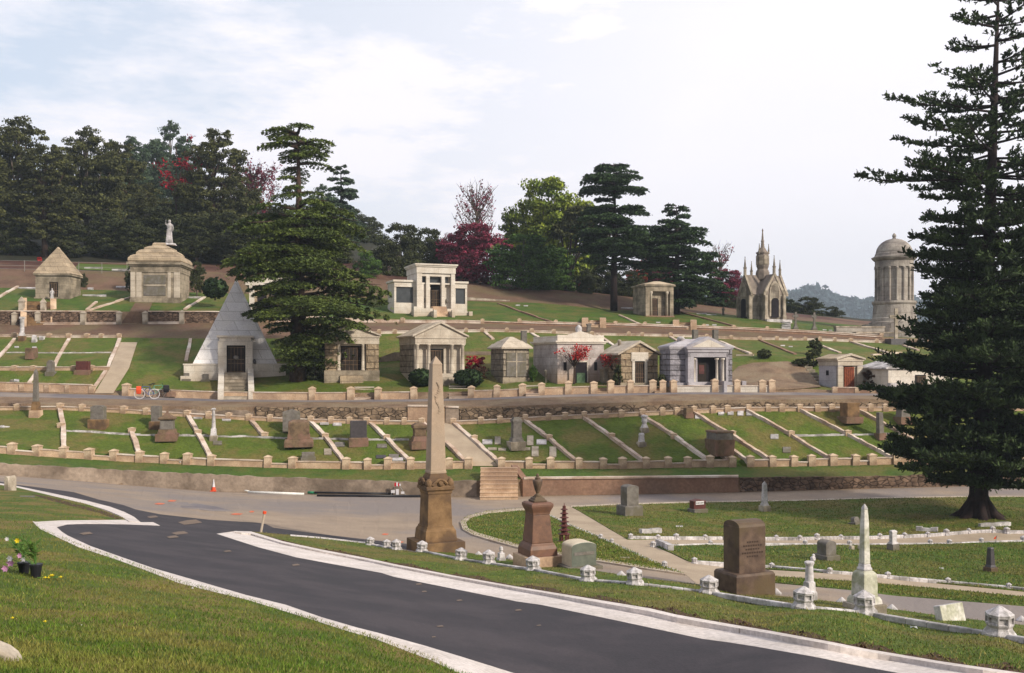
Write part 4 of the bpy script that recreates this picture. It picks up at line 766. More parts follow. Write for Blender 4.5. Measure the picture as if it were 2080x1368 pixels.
# ------------------------------------------------------------------ marble post borders
def oct_post():
    mb = MB(); mb.rings([(-.3,1.18,1.18),(.25,1.15,1.15),(.5,.9,.9),(.62,.86,.86),(.8,.98,.98),(1.35,.98,.98),(1.45,1.0,1.0),(1.9,.12,.12)], n=8)
    o = mb.build('post', 'marble'); bm = bmesh.new(); bm.from_mesh(o.data)
    fs = [f for f in bm.faces if abs(f.normal.z) < .05 and f.calc_center_median().z > .9]
    bmesh.ops.inset_individual(bm, faces=fs, thickness=.10, depth=0)
    bmesh.ops.subdivide_edges(bm, edges=list({e for f in fs for e in f.edges}), cuts=1); bm.faces.ensure_lookup_table()
    for f in fs:
        if f.is_valid:
            c = f.calc_center_median()
    bmesh.ops.inset_individual(bm, faces=[f for f in fs if f.is_valid], thickness=.04, depth=-.14); bm.to_mesh(o.data); bm.free()
    me = o.data; bpy.data.objects.remove(o); return me
OP = oct_post()
def border(label, pts, sizes, railm='marble', hh=.1, rh=.05, rails=None):
    o = empty('marble_border', (0,0,0)); tag(o, label, 'border'); PP = [G(x, y, hh) for x, y in pts]
    for p, sz in zip(PP, sizes):
        if not sz: continue
        q = bpy.data.objects.new('post', OP); COL.objects.link(q); q.parent = o; q.location = p; k = sz/2/F*p.y/1.12; q.scale = (k, k, k*rg.uniform(1.05,1.2)); q.rotation_euler = (rg.uniform(-.08,.08), rg.uniform(-.08,.08), rg.uniform(0, 1.5))
    for i, (a, b) in enumerate(zip(PP, PP[1:])):
        if rails is not None and i not in rails: continue
        mb = MB(); d = (b-a); c0 = a+d*.02; c1 = a+d*.98
        n = 6
        for j in range(n):
            u, v = c0+(c1-c0)*j/n, c0+(c1-c0)*(j+1)/n
            seg(mb, u, v, rh, .1, sink=.06)
        mb.build('rail', railm, o, bevel=.02)
    return o
border('near marble border of eight-sided posts joined by rails along the island lawn', [(857,1121),(936,1138),(993,1146),(1083,1159),(1195,1181),(1290,1188),(1440,1206),(1632,1236),(1757,1247),(2030,1293),(2400,1350)], [25,28,30,33,37,38,42,48,48,62,80])
border('three small marble posts left of the big obelisk', [(752,1108),(785,1113),(806,1117)], [19,19,22])
border('marble border of small posts along the far edge of the upper path', [(1281,1095),(1337,1096),(1374,1096),(1432,1096),(1467,1096),(1577,1097),(1625,1097),(1660,1096),(1708,1095),(1755,1095),(1787,1094),(1837,1092),(1885,1090),(1922,1087),(1968,1083),(2016,1081),(2045,1083),(2140,1083)], [12,11,14,11,0,11,11,13,10,10,12,11,11,13,10,12,14,12], hh=.04, rh=.11)
border('marble border along the upper side of the triangle lawn', [(1327,1111),(1443,1107),(1636,1107),(1726,1108),(1890,1106),(1928,1106),(1994,1103),(2078,1100),(2200,1098)], [13,10,11,11,11,12,11,12,12], hh=.05, rh=.06)
border('marble border of small posts along the lower side of the triangle lawn', [(1411,1145),(1567,1155),(1685,1165),(1804,1175),(1926,1186),(2049,1197),(2200,1212)], [14,13,13,14,13,13,13], hh=.03, rh=.09)
border('two small marble posts on the kerb between path and round lawn', [(1220,1094),(1243,1102)], [10,9], rails=[])
border('single small marble post at the tip of the round lawn', [(1350,1151)], [13], rails=[])
for x, y in [(972,1128),(1035,1134),(1262,1170),(1577,1206),(1710,1225),(1812,1239),(1923,1246),(2075,1262)]:
    p = G(x, y, .06); mb = MB(); w = .11 if x != 1923 else .16; mb.rings([(-.1,w,w),(.02,w,w),(.11,.015,.015)], n=8); o = mb.build('marble_stub', 'marble'); o.location = p
    tag(o, 'low white marble stub sunk in the grass along the old road edge', 'marble stub', 'low marble stubs along the road edge')
for x1, y1, x2, y2, lb in [(1362,1121,1336,1107,'slanting marble kerb piece at the corner of the triangle lawn'),(1300,1085,1340,1084,'short marble kerb behind the first posts of the upper path'),(1860,1080,1905,1082,'short marble kerb right of the pale headstone'),(1990,1072,2050,1070,'short marble kerb near the conifer root')]:
    kerb(lb, [(x1,y1),(x2,y2)], w=.18, h=.2, m='marble', name='marble_kerb')

# ------------------------------------------------------------------ tombs
class T:
    """a tomb in local pixels: x visible px from the front centre, y depth px, z px"""
    def __init__(s, name, label, px, py, rot, cat='mausoleum', D=None, h=0):
        s.p = W(px, py, D) if D else G(px, py, h); s.s = s.p.y/F; s.rho = R(rot)+math.atan2(s.p.x, s.p.y); s.kx = s.s/math.cos(s.rho)
        s.o = empty(name, s.p, R(rot)); tag(s.o, label, cat)
    def box(s, part, m, x0, x1, y0, y1, z0, z1, par=None, bevel=0):
        mb = MB(); mb.box(x0*s.kx, x1*s.kx, y0*s.s, y1*s.s, z0*s.s, z1*s.s); return mb.build(part, m, par or s.o, bevel=bevel)
    def boxes(s, part, m, L_, par=None, bevel=0):
        mb = MB()
        for x0, x1, y0, y1, z0, z1 in L_: mb.box(x0*s.kx, x1*s.kx, y0*s.s, y1*s.s, z0*s.s, z1*s.s)
        return mb.build(part, m, par or s.o, bevel=bevel)
    def prism(s, part, m, P, y0, y1, par=None, bevel=0):
        mb = MB(); mb.prism([(x*s.kx, z*s.s) for x, z in P], y0*s.s, y1*s.s); return mb.build(part, m, par or s.o, bevel=bevel)
    def cyl(s, part, m, x, y, rs, n=14, par=None, smooth=True):
        mb = MB(); mb.rings([(z*s.s, r*s.s, r*s.s) for z, r in rs], cx=x*s.kx, cy=y*s.s, n=n); return mb.build(part, m, par or s.o, smooth=smooth)
    def rect(s, part, m, rs, cx=0, cy=0, par=None, bevel=0):
        mb = MB(); mb.rings([(z*s.s, hx*s.kx, hy*s.s) for z, hx, hy in rs], cx=cx*s.kx, cy=cy*s.s); return mb.build(part, m, par or s.o, bevel=bevel)
    def door(s, x0, x1, z0, z1, y, m='bronze_door', par=None):
        d = s.box('door', m, x0, x1, y, y+1, z0, z1, par); xm = (x0+x1)/2
        g = [(x0+(x1-x0)*i/5-.35, x0+(x1-x0)*i/5+.35, y-.7, y, z0+1, z1-1) for i in range(1, 5)]+[(x0+.5, x1-.5, y-.9, y, z0+(z1-z0)*q-.5, z0+(z1-z0)*q+.5) for q in (.04, .35, .5, .96)]
        s.boxes('grille', 'old_stone' if m == 'bronze_door' else m, g, d); return d
def temple(t, w, hw, L_, door, wm, tm, rm, cols=(), ent=14, peak=26, over=5, base=8, colr=3.5, portico=10, flank=None, basem=None):
    """gabled temple tomb: half-width w, entablature top hw, length L_, door (x0,x1,z0,z1)"""
    z1 = hw-ent; x0, x1, dz0, dz1 = door
    t.boxes('wall', wm, [(-w, w, portico+3, L_, base, z1)]) if flank is None else None
    if flank is not None:  # solid front with rusticated flanks either side of the entrance recess
        t.boxes('wall', wm, [(-w, -flank, 0, portico, base, z1), (flank, w, 0, portico, base, z1), (-w, w, portico+3, L_, base, z1)])
    t.boxes('inner_wall', tm, [(-w+1, x0, portico, portico+3, base, z1), (x1, w-1, portico, portico+3, base, z1), (x0, x1, portico, portico+3, dz1, z1)])
    t.box('opening', 'dark_open', x0, x1, portico+2, portico+3, dz0, dz1); t.door(x0+1, x1-1, dz0, dz1-2, portico+1)
    t.box('plinth', basem or tm, -w-1.5, w+1.5, -2, L_+1, -6, base)
    t.boxes('entablature', tm, [(-w-1, w+1, -1, L_+.5, z1, hw-3), (-w-2.5, w+2.5, -2.5, L_+1.5, hw-3, hw)])
    for c in cols: t.cyl('column', tm, c, 3.5, [(base, colr*1.25), (base+2, colr*1.2), (base+3, colr), (z1-3, colr*.82), (z1-2, colr*1.15), (z1, colr*1.3)])
    W_ = w+over
    r = t.prism('roof', rm, [(-W_, hw), (W_, hw), (W_, hw+2.5), (0, hw+peak), (-W_, hw+2.5)], 1, L_+4)
    t.prism('pediment', tm, [(-W_+5, hw+.3), (W_-5, hw+.3), (0, hw+peak-5)], .2, 2)
    mb = []
    for sg_ in (-1, 1): t.prism('raking_cornice', tm, [(sg_*W_, hw-.1), (sg_*W_, hw+3.2), (0, hw+peak+1), (0, hw+peak-3.2)] if sg_ > 0 else [(-W_, hw-.1), (0, hw+peak-3.2), (0, hw+peak+1), (-W_, hw+3.2)], -4, 1.2)
    return r
# pyramid
t = T('pyramid_tomb', 'white stone pyramid tomb with a dark doorway and front steps', 478, 770, 14)
t.box('plinth', 'ash_white', -100, 100, 2, 190, -6, 28); t.box('plinth_step', 'ash_white', -106, 106, 0, 192, -8, 6)
t.boxes('plinth_coping', 'ash_white', [(-101.5, 101.5, 0.8, 191, 28, 31)])
hh = (740-570)/F*(t.p.y+92*t.s)/t.s-(740-770)/F*t.p.y/t.s
t.rect('pyramid', 'pyr_stone', [(31, 83, 83), (hh, 1.5, 1.5)], cy=88)
fr = t.boxes('door_surround', 'ash_white', [(-34, -17, -5, 44, -2, 76), (20, 34, -5, 44, -2, 76), (-17, 20, -5, 44, 68, 76), (-31, 31, -4, 50, 76, 84), (-36, 36, -7, 52, 84, 88)])
t.box('opening', 'dark_open', -17, 20, -.8, 3, 13, 68); t.door(-15, 18, 13, 66, -2, 'bronze_door'); t.box('threshold', 'ash_white', -17, 20, -5, 2, -2, 13)
t.cyl('wreath', 'grey_granite', 1.5, -3, [(38, 1), (40, 5), (46, 5), (48, 1)], n=10)
t.cyl('urn', 'dark_granite', 38, -1, [(31, 2), (34, 3), (38, 2.4), (40, 1)], n=10)
o = steps('broad pale steps with cheek walls leading up to the pyramid tomb', 456, 503, 812, 757, 8, 'pale_stone', d1=73.2, cheeks=.42, cm='ash_white'); 
# rusticated temple under the cedar
t = T('mausoleum', 'rusticated stone temple tomb half hidden under the cedar branches', 715, 775, 12)
temple(t, 54, 92, 90, (-22, 20, 14, 72), 'rustic_tan', 'ash_pale', 'roof_pale', cols=(-27, 22), flank=29, ent=16, peak=24, base=22, basem='ash_brown')
t.box('steps', 'roof_tan', -24, 22, -12, 0, -4, 6); t.box('steps', 'roof_tan', -24, 22, -6, 0, 6, 12)
# main four column temple
t = T('mausoleum', 'temple tomb with four white columns and a broad gable roof above the big obelisk', 895, 781, 22)
temple(t, 50, 96, 118, (-17, 10, 24, 72), 'rustic', 'ash_pale', 'roof_pale', cols=(-46, -23, 24, 46), ent=15, peak=31, over=7, base=22, colr=4, portico=14)
t.box('door_frame', 'ash_pale', -22, -17, 12, 14, 22, 78); t.box('door_frame', 'ash_pale', 10, 15, 12, 14, 22, 78); t.box('steps', 'pale_stone', -14, 14, -16, -2, -6, 6); t.box('steps', 'pale_stone', -14, 14, -9, -2, 6, 14)
# hipped roof tomb
t = T('mausoleum', 'small square tomb with a stepped hipped roof and blind cross-panelled front', 1049, 777, 24)
t.box('wall', 'rustic', -26, 26, 1, 66, 9, 68); t.box('plinth', 'ash_brown', -28, 28, -1, 68, -6, 9)
t.boxes('front_panel', 'grey_granite', [(-20, -1, -.6, 1, 12, 60), (1, 20, -.6, 1, 12, 60)]); t.boxes('cross', 'pale_stone', [(-1.2, 1.2, -1.2, .8, 10, 60), (-21, 21, -1.1, .8, 41, 43)])
t.rect('roof', 'ash_pale', [(68, 32, 38), (71, 32, 38), (79, 24, 30), (79, 22, 28), (85, 16, 22), (85, 14, 20), (93, 3, 8)], cy=33)
# parapet tomb
t = T('mausoleum', 'stained white flat-roofed tomb with gabled parapet and finial behind the red tree', 1180, 778, 23)
t.box('wall', 'stained', -47, 47, 0, 118, -6, 79); t.boxes('cornice', 'ash_white', [(-50, 50, -3, 120, 79, 82), (-52.5, 52.5, -5, 122, 82, 85)])
t.prism('parapet', 'ash_white', [(-47,85),(47,85),(47,97),(34,97),(26,97),(0,105),(-26,97),(-34,97),(-47,97)], 0, 6); t.boxes('parapet', 'ash_white', [(-47,-43,6,118,85,95),(43,47,6,118,85,95),(-43,43,114,118,85,95)]); t.box('roof', 'roof_pale', -43, 43, 6, 114, 85, 87)
t.cyl('finial', 'marble', 0, 10, [(98, 8), (102, 8), (103, 6), (110, 7), (114, 6), (118, 2)], n=10)
t.box('opening', 'dark_open', -12, 12, -.6, 2, 0, 42); t.box('door', 'green_door', -9, 8, -1.6, -.5, 0, 20); t.boxes('door_frame', 'ash_white', [(-14,-12,-1.2,2,0,44),(12,14,-1.2,2,0,44),(-14,14,-1.2,2,42,45)])
t.box('window', 'dark_open', -35, -29, -.5, 2, 25, 42); t.box('window', 'dark_open', 27, 33, -.5, 2, 25, 42)
t.cyl('lamp_urn', 'pale_stone', -58, 28, [(-4, 3), (12, 2), (22, 2), (24, 4), (27, 2)], n=8)
t = T('low_wall_block', 'low tan stone wall between the parapet tomb and the gabled tomb', 1240, 779, 20, cat='wall'); t.box('wall', 'ash_brown', -13, 13, 0, 60, -6, 28); t.box('coping', 'pale_stone', -14, 14, -1, 61, 28, 30)
# gabled tomb
t = T('mausoleum', 'small rock-faced gabled tomb with a white door frame left of the blue-grey temple', 1299, 784, 20)
t.boxes('wall', 'rustic_tan', [(-37, -10, 0, 90, 4, 64), (10, 37, 0, 90, 4, 64), (-10, 10, 3, 90, 4, 64)]); t.prism('gable', 'rustic_tan', [(-37,64),(37,64),(0,86)], 0, 90); t.box('plinth', 'ash_brown', -39, 39, -2, 91, -8, 6)
t.prism('roof', 'ash_pale', [(-44,62),(-44,66),(0,92),(44,66),(44,62),(0,87)], -4, 92)
t.boxes('door_frame', 'ash_white', [(-15,-10,-2,3,0,54),(10,15,-2,3,0,54),(-17,17,-2,3,50,68)]); t.box('opening', 'dark_open', -10, 10, 1, 3, 0, 50); t.door(-9, 9, 0, 48, .5)
t.cyl('vent', 'pale_stone', -14, 60, [(78, 3.5), (90, 3.5), (92, 5), (95, 2)], n=8)
# blue-grey temple
t = T('mausoleum', 'large blue-grey rock-faced temple tomb with two pairs of white columns', 1432, 786, 12)
t.boxes('wall', 'rustic_blue', [(-66,-36,8,70,6,76),(44,58,8,70,6,76),(-36,44,14,70,6,76)]); t.box('plinth', 'ash_blue', -68, 60, 2, 72, -8, 8)
t.boxes('cornice', 'ash_blue', [(-67.5,59.5,6.5,72,76,79),(-69,61,5,73,79,82)])
t.rect('roof', 'ash_blue', [(82, 64, 33), (84, 62, 31), (98, 20, 5)], cx=-4, cy=40)
t.boxes('portico', 'ash_blue', [(-36,-24,-6,8,6,68),(-18,-15,0,13,6,58),(40,44,-6,8,6,68),(30,40,-1,8,6,66),(-36,44,-6,8,60,70)])
t.boxes('entablature', 'ash_blue', [(-37,45,-8,12,70,76),(-39,47,-10,14,76,79)])
t.prism('gable_roof', 'ash_blue', [(-40,79),(48,79),(48,81),(4,102),(-40,81)], -9, 40); t.prism('pediment', 'ash_white', [(-30,80),(38,80),(4,96)], -9.6, -8.5)
t.box('opening', 'dark_open', -15, 30, 11.5, 13.5, 6, 60); t.box('door', 'bronze_door', -13, 6, 10, 11, 6, 50); t.box('drapery', 'maroon_granite', -8, 2, 9.4, 10, 26, 44)
for c in (-21.5, 23.5): t.cyl('column', 'ash_white', c, 0, [(8,3.4),(10,3),(54,2.4),(55,4.5),(58,4.5)])
for c in (33,): t.cyl('column', 'ash_white', c, -6, [(8,3.4),(10,3),(54,2.4),(55,4.5),(58,4.5)])
t.box('platform', 'ash_blue', -38, 46, -14, -6, -8, 10); t.cyl('roof_vent', 'marble', -36, 34, [(88,7),(97,7),(98,9),(101,6),(103,3)], n=8)
[t.box('stair_block', 'ash_blue', *q) for q in ((22,28,-40,-14,-14,12),(58,66,-40,-14,-14,12),(28,58,-30,-14,-14,4))]
# copper door tomb
t = T('mausoleum', 'small grey tomb with a copper-red door at the right of the dirt slope', 1727, 791, 20)
temple(t, 23, 60, 62, (-12, 8, 4, 46), 'ash_blue', 'ash_pale', 'roof_tan', ent=12, peak=12, over=5, base=3, portico=3, flank=14, basem='brown_wall')
[t.box('pilaster', 'ash_pale', a_, b_, -1.5, 2, 3, 46) for a_, b_ in ((-24,-14),(13,24))]; t.door(-11.5, 7.5, 3, 45, -.8, 'copper_door')
t.box('window', 'dark_open', -23.6, -22.8, 30, 38, 28, 38)
# white tomb behind the conifer
t = T('mausoleum', 'white marble tomb mostly hidden behind the dark conifer', 1872, 798, 12)
t.box('wall', 'ash_white', -60, 62, 4, 110, -6, 48); t.prism('roof', 'marble', [(-66,48),(66,48),(66,51),(0,74),(-66,51)], 0, 112); t.box('opening', 'dark_open', -10, 10, 3, 6, 0, 36); t.door(-9, 9, 0, 34, 2.4)
t.boxes('buttress', 'marble', [(-62,-50,-8,4,-6,20),(20,60,-10,4,-6,16)])
# white winged mausoleum
t = T('mausoleum', 'large white winged mausoleum with tall columns on the hilltop lawn', 887, 638, 20)
W0 = 'ash_white'
t.box('platform', W0, -44, 38, -16, 50, -8, 10)
t.boxes('wall', W0, [(-40,-30,-2,80,10,82),(29,37,-2,80,10,82),(-30,-26,0,10,10,60),(-30,29,10,80,60,82),(-30,-10,10,14,10,60),(10,29,10,14,10,60),(-30,29,76,80,10,60)])
t.boxes('lintel', W0, [(-30,29,2,10,60,63),(-30,29,0,10,76,82)]); t.boxes('window', 'glass_dark', [(-28,-20,9,11,63,75),(-12,10,9,11,63,75),(17,25,9,11,63,75)])
t.box('opening', 'dark_open', -10, 10, 9, 14, 10, 50); t.door(-9, 9, 10, 49, 8, 'bronze_door')
for c in (-18, 13): t.boxes('pillar', W0, [(c-3.5, c+3.5, -2, 4, 10, 76)])
t.boxes('entablature', W0, [(-41,38,-3,82,82,95)]); t.boxes('cornice', W0, [(-43,40,-5,84,95,98),(-45,42,-7,86,98,101)])
for a, b in ((-82,-40), (38, 66)):
    t.boxes('wing', W0, [(a,b,12,70,-6,22),(a,a+4,12,70,22,58),(b-4,b,12,70,22,58),(a,b,66,70,22,58)]); t.box('wing_window', 'glass_dark', a+4, b-4, 15, 17, 22, 54); t.boxes('wing_roof', W0, [(a,b,11,71,54,64),(a-3,b+2,8,73,64,68)])
for x in (-24, 22): t.cyl('urn', 'grey_granite', x, 6, [(22, 1.5), (26, 3), (30, 2), (32, 1)], n=8)
t.boxes('steps', 'wall_tan', [(-14,14,-52+i*6,-8,-24,-11+i*5) for i in range(6)])
t.box('terrace', W0, -52, -17, -34, -4, -20, 9); t.box('terrace', W0, 17, 60, -34, -4, -20, 4)
for a, b in ((-21, -15), (15, 21)): t.rect('stair_post', W0, [(-24, 3, 3), (5, 3, 3)], cx=(a+b)/2, cy=-54); t.box('cheek_wall', W0, a, b, -52, -30, -24, 3)
for x in (-52, 58): t.rect('stair_post', W0, [(-22, 3.5, 3.5), (12 if x < 0 else 4, 3.5, 3.5)], cx=x, cy=-36)
# small hilltop tomb
t = T('mausoleum', 'small grey tomb with a two-columned porch beside the tall cedar trunk on the hilltop', 1340, 644, 16)
t.boxes('wall', 'ash_brown', [(-28,-20,0,66,0,62),(21,28,0,66,0,62),(-20,21,12,66,0,62),(-20,21,0,12,52,62)]); t.boxes('cornice', 'ash_brown', [(-31,31,-2,68,62,66)]); t.rect('roof', 'roof_pale', [(66,30,34),(73,6,20)], cy=32)
for c in (-16, 16): t.cyl('column', 'ash_pale', c, 4, [(2,3),(46,2.4),(48,4),(52,4)])
t.box('opening', 'dark_open', -13, 1, 11, 13, 0, 38); t.door(-12, 0, 0, 37, 10.4); t.box('plinth', 'brown_wall', -29, 29, -3, 67, -8, 2)
# chapel
t = T('chapel', 'gothic chapel with pinnacles and a central spire on the hilltop', 1549, 653, 19, D=106); K = t.s
def chap():
    o = t.o; a, w = 41*K, 21*K
    mb = MB(); mb.box(-w*1.25, w*1.25, -w*1.25, w*1.25, -.6, 54*K); mb.box(-w, w, -a, a, -.6, 52*K); mb.box(-a, a, -w, w, -.6, 52.2*K); mb.build('wall', 'gothic', o)
    g = MB(); g.prism([(-w*1.12, 52*K), (w*1.12, 52*K), (0, 93*K)], -a-.05, a+.05); g.prismx([(-w*1.12, 52.2*K), (w*1.12, 52.2*K), (0, 93.2*K)], -a-.05, a+.05); g.build('roof', 'gothic_roof', o)
    e = MB()
    for yy in (-a-.12, a-.1): e.prism([(-w*1.2,50*K),(-w*1.0,50*K),(0,90*K),(w*1.0,50*K),(w*1.2,50*K),(w*1.2,55*K),(0,97*K),(-w*1.2,55*K)], yy, yy+.25)
    for xx in (-a-.12, a-.1): e.prismx([(-w*1.2,50*K),(-w*1.0,50*K),(0,90*K),(w*1.0,50*K),(w*1.2,50*K),(w*1.2,55*K),(0,97*K),(-w*1.2,55*K)], xx, xx+.25)
    e.build('gable_trim', 'pale_stone', o)
    def arch(hw, z0, zs, zt): return [(-hw,z0),(hw,z0),(hw,zs)]+[(hw*math.cos(q), zs+(zt-zs)*math.sin(q)**.8) for q in (.4,.8,1.2)]+[(0,zt)]+[(-hw*math.cos(q), zs+(zt-zs)*math.sin(q)**.8) for q in (1.2,.8,.4)]+[(-hw,zs)]
    for part, m, hw, z0, zs, zt, off in (('arch_moulding','pale_stone',12*K,8*K,52*K,78*K,.06), ('tympanum','gothic',9.5*K,44*K,52*K,72*K,.10), ('opening','dark_open',8*K,6*K,38*K,44.5*K,.14)):
        q = MB(); q.prism(arch(hw,z0,zs,zt), -a-.1-off, -a); q.build(part, m, o)
        q = MB(); q.prismx(arch(hw,z0,zs,zt), -a-.1-off, -a); q.build(part, m, o)
    for sx_, sy_ in ((-1,-1),(1,-1)):
        b = MB(); b.box(sx_*w-2.6*K, sx_*w+3.2*K, -a-5*K, -a+2*K, -.6, 50*K); b.box(sx_*w-4*K, sx_*w+4*K, -a-6*K, -a+2*K, -.6, 10*K); b.build('buttress', 'pale_stone', o)
        b = MB(); b.box(-a-5*K, -a+2*K, sx_*w-3*K, sx_*w+3*K, -.6, 50*K); b.build('buttress', 'pale_stone', o)
    c = MB(); c.rings([(84*K,14*K,14*K),(97*K,14*K,14*K),(100*K,13.5*K,13.5*K),(106*K,10.5*K,10.5*K),(111*K,12.5*K,12.5*K),(136*K,12*K,12*K),(138*K,13.5*K,13.5*K),(140*K,13.5*K,13.5*K)], n=8); lt = c.build('lantern', 'gothic_roof', o)
    c = MB()
    for k in range(8):
        an = math.pi/4*k; x, y = math.cos(an)*11.6*K, math.sin(an)*11.6*K; d = MB(); d.box(-.05,.05,-4*K,4*K,114*K,133*K)
        c.add([(x+px*math.cos(an)-py*math.sin(an), y+px*math.sin(an)+py*math.cos(an), z) for px, py, z in d.v], d.f)
    c.build('lantern_panel', 'pale_stone', lt)
    c = MB(); c.rings([(140*K,11*K,11*K),(144*K,8*K,8*K),(150*K,4*K,4*K),(160*K,2.8*K,2.8*K),(163*K,3.6*K,3.6*K),(165*K,2.4*K,2.4*K),(182*K,1.1*K,1.1*K),(184*K,1.8*K,1.8*K),(188*K,.6*K,.6*K)], n=8); c.build('spire', 'gothic_roof', o)
    for x, y, z0, z1, r in [(0,-a,92,130,3),(-a,0,92,130,3),(0,a,92,126,2.6),(a,0,92,126,2.6),(11*K,-5*K,136,157,1.6),(-11*K,-5*K,136,157,1.6),(0,11*K,136,156,1.6)]:
        p = MB(); q = z1-z0; p.rings([(z0*K,r*K,r*K),((z0+q*.35)*K,r*K,r*K),((z0+q*.4)*K,r*1.3*K,r*1.3*K),((z0+q*.45)*K,r*.8*K,r*.8*K),((z0+q*.94)*K,.5*K,.5*K),((z0+q*.96)*K,1.2*K,1.2*K),(z1*K,.3*K,.3*K)], cx=x, cy=y, n=6); p.build('pinnacle', 'gothic', o)
    s2 = MB(); s2.box(-a*.6, w*1.6, -a-12*K, a, -1.6, .08); s2.build('platform', 'marble', o)
chap()
# round tower
t = T('tower', 'tall round domed stone tower with columns behind the conifer on the right', 1841, 690, 10, cat='tower', D=101)
cy = lambda part, m, rs, n=40, par=None, sm=False: t.cyl(part, m, 0, 45, rs, n=n, par=par, smooth=sm)
for r0, z0, z1 in ((86, -14, 12), (76, 12, 22), (64, 22, 32)): cy('base_step', 'tower', [(z0, r0), (z1, r0)], n=24)
cy('drum', 'tower', [(32,50),(36,50),(38,45),(44,45),(46,43),(72,41),(76,44),(80,44)]); cy('wall', 'tower', [(80,35),(150,35)])
for k in range(16):
    a = 2*math.pi*k/16; mb = MB(); mb.rings([(80*t.s,3.4*t.s,3.4*t.s),(83*t.s,2.7*t.s,2.7*t.s),(145*t.s,2.3*t.s,2.3*t.s),(147*t.s,3.5*t.s,3.5*t.s),(150*t.s,3.6*t.s,3.6*t.s)], cx=math.cos(a)*36.2*t.s, cy=45*t.s+math.sin(a)*36.2*t.s, n=10); mb.build('column', 'tower', t.o, smooth=True)
cy('entablature', 'tower', [(150,39),(153,39),(153,38),(163,38),(165,41),(168,44),(171,45),(172,42)])
dm = cy('dome', 'tower', [(172,40),(176,38),(178,38)]+[(178+32*math.sin(a), 35*math.cos(a)+1.5) for a in np.linspace(.05, 1.5, 9)], sm=False)
cy('finial', 'tower', [(209,5),(212,3),(216,4.5),(219,3.2),(222,.6)], n=12, par=dm)
t = T('stone_wall', 'long stepped pale stone wall running left from the round tower', 1765, 692, 8, cat='wall', D=99.4)
t.boxes('wall', 'tower', [(-62,30,0,12,-8,26),(-30,60,-14,0,-8,14)]); t.boxes('coping', 'pale_stone', [(-63,31,-1,13,26,29),(-31,61,-15,0,14,17)])
# left hilltop tombs
t = T('mausoleum', 'small stone tomb with a tan pyramid roof at the far left', 106, 607, 2)
t.boxes('wall', 'ash_brown', [(-31,-6,0,60,0,47),(11,31,0,60,0,47),(-6,11,4,60,0,47),(-6,11,0,4,34,47)]); t.boxes('cornice', 'ash_brown', [(-34,34,-3,63,47,51)]); t.box('plinth', 'ash_brown', -33, 33, -2, 62, -10, 3)
t.rect('roof', 'roof_tan', [(51,35,33),(108,1,1)], cy=30); t.box('opening', 'dark_open', -6, 11, 2.5, 4, 0, 34); t.door(-5, 10, 0, 33, 2)
t = T('mausoleum', 'square tomb with a stepped bell-shaped roof carrying a statue', 315, 615, 5)
t.box('wall', 'ash_brown', -46, 46, 1, 90, 8, 66); t.box('plinth', 'ash_brown', -48, 48, -1, 92, -8, 10)
[t.box('pilaster', 'ash_pale', a_, b_, 0, 2.5, 10, 62) for a_, b_ in ((-47,-38),(-36,-26),(24,30),(36,47))]; t.boxes('panel', 'grey_granite', [(-22,20,0,1.2,38,56),(-22,20,0,1.2,14,32)]); t.box('panel_band', 'pale_stone', -22, 20, -.6, 1.2, 33, 37)
t.boxes('entablature', 'ash_brown', [(-47,47,-.5,92,62,66),(-47.5,47.5,-1,92.5,66,74),(-50,50,-3.5,95,74,77),(-53,53,-6.5,98,77,82)])
t.rect('roof', 'roof_tan', [(82,49,49),(85,51,51),(90,50.5,50.5),(95,47,47),(98,42,42),(98.5,38.5,38.5),(103,38,38),(107,34.5,34.5),(109.5,30,30),(110,26.5,26.5),(114,25.5,25.5),(117,20,20),(119,14,14),(124,12.5,12.5),(126,10,10)], cy=45)
def statue(name, label, px, py, hpx, D=None, base=None, m='marble', arm=True, wings=False, rot=0, loc=None):
    p = loc or (W(px, py, D) if D else G(px, py)); s = hpx*p.y/F; o = empty(name, p, R(rot)); tag(o, label, 'statue')
    mb = MB(); mb.rings([(z*s, rx*s, ry*s) for z, rx, ry in [(0,.15,.12),(.08,.14,.12),(.3,.12,.10),(.5,.105,.09),(.58,.09,.075),(.66,.105,.08),(.76,.125,.08),(.82,.10,.06),(.845,.04,.04),(.87,.045,.045),(.9,.062,.07),(.945,.064,.075),(.98,.045,.05),(1.0,.01,.01)]], n=14)
    b = mb.build('figure', m, o, smooth=True); b.modifiers.new('s', 'SUBSURF').render_levels = 1
    a = MB(); a.tube([(.11*s,0,.78*s),(.16*s,-.03*s,.66*s),(.15*s,-.06*s,.5*s)], [.035*s,.03*s,.022*s], 7)
    a.tube([(-.11*s,0,.78*s),(-.15*s,-.05*s,.8*s if arm else .66*s),(-.12*s,-.08*s,.98*s if arm else .54*s)], [.035*s,.03*s,.02*s], 7); a.build('arms', m, o, smooth=True)
    f = MB()
    for i in range(7): q = i/6-.5; f.tube([(q*.16*s, -.095*s*math.cos(q*1.5), .58*s), (q*.22*s, -.125*s*math.cos(q*1.5), .02*s)], [.008*s,.022*s], 5)
    f.build('robe_folds', m, o)
    if wings:
        for sg_ in (-1, 1):
            w = MB(); w.prism([(sg_*.04*s,.75*s),(sg_*.2*s,1.02*s),(sg_*.28*s,.9*s),(sg_*.24*s,.55*s),(sg_*.12*s,.4*s)], .07*s, .11*s); w.build('wing', m, o)
    if base:
        c = MB(); c.rings([(-base*p.y/F, .24*s, .24*s), (-.02*s, .2*s, .2*s), (0, .2*s, .2*s)]); c.build('base', m, o)
    return o
statue('statue', 'white robed statue with one arm raised on the bell-roofed tomb', 329, 487, 48, loc=t.p+Vector(((329-315)*t.s, 45*t.s, 126*t.s)), base=4)
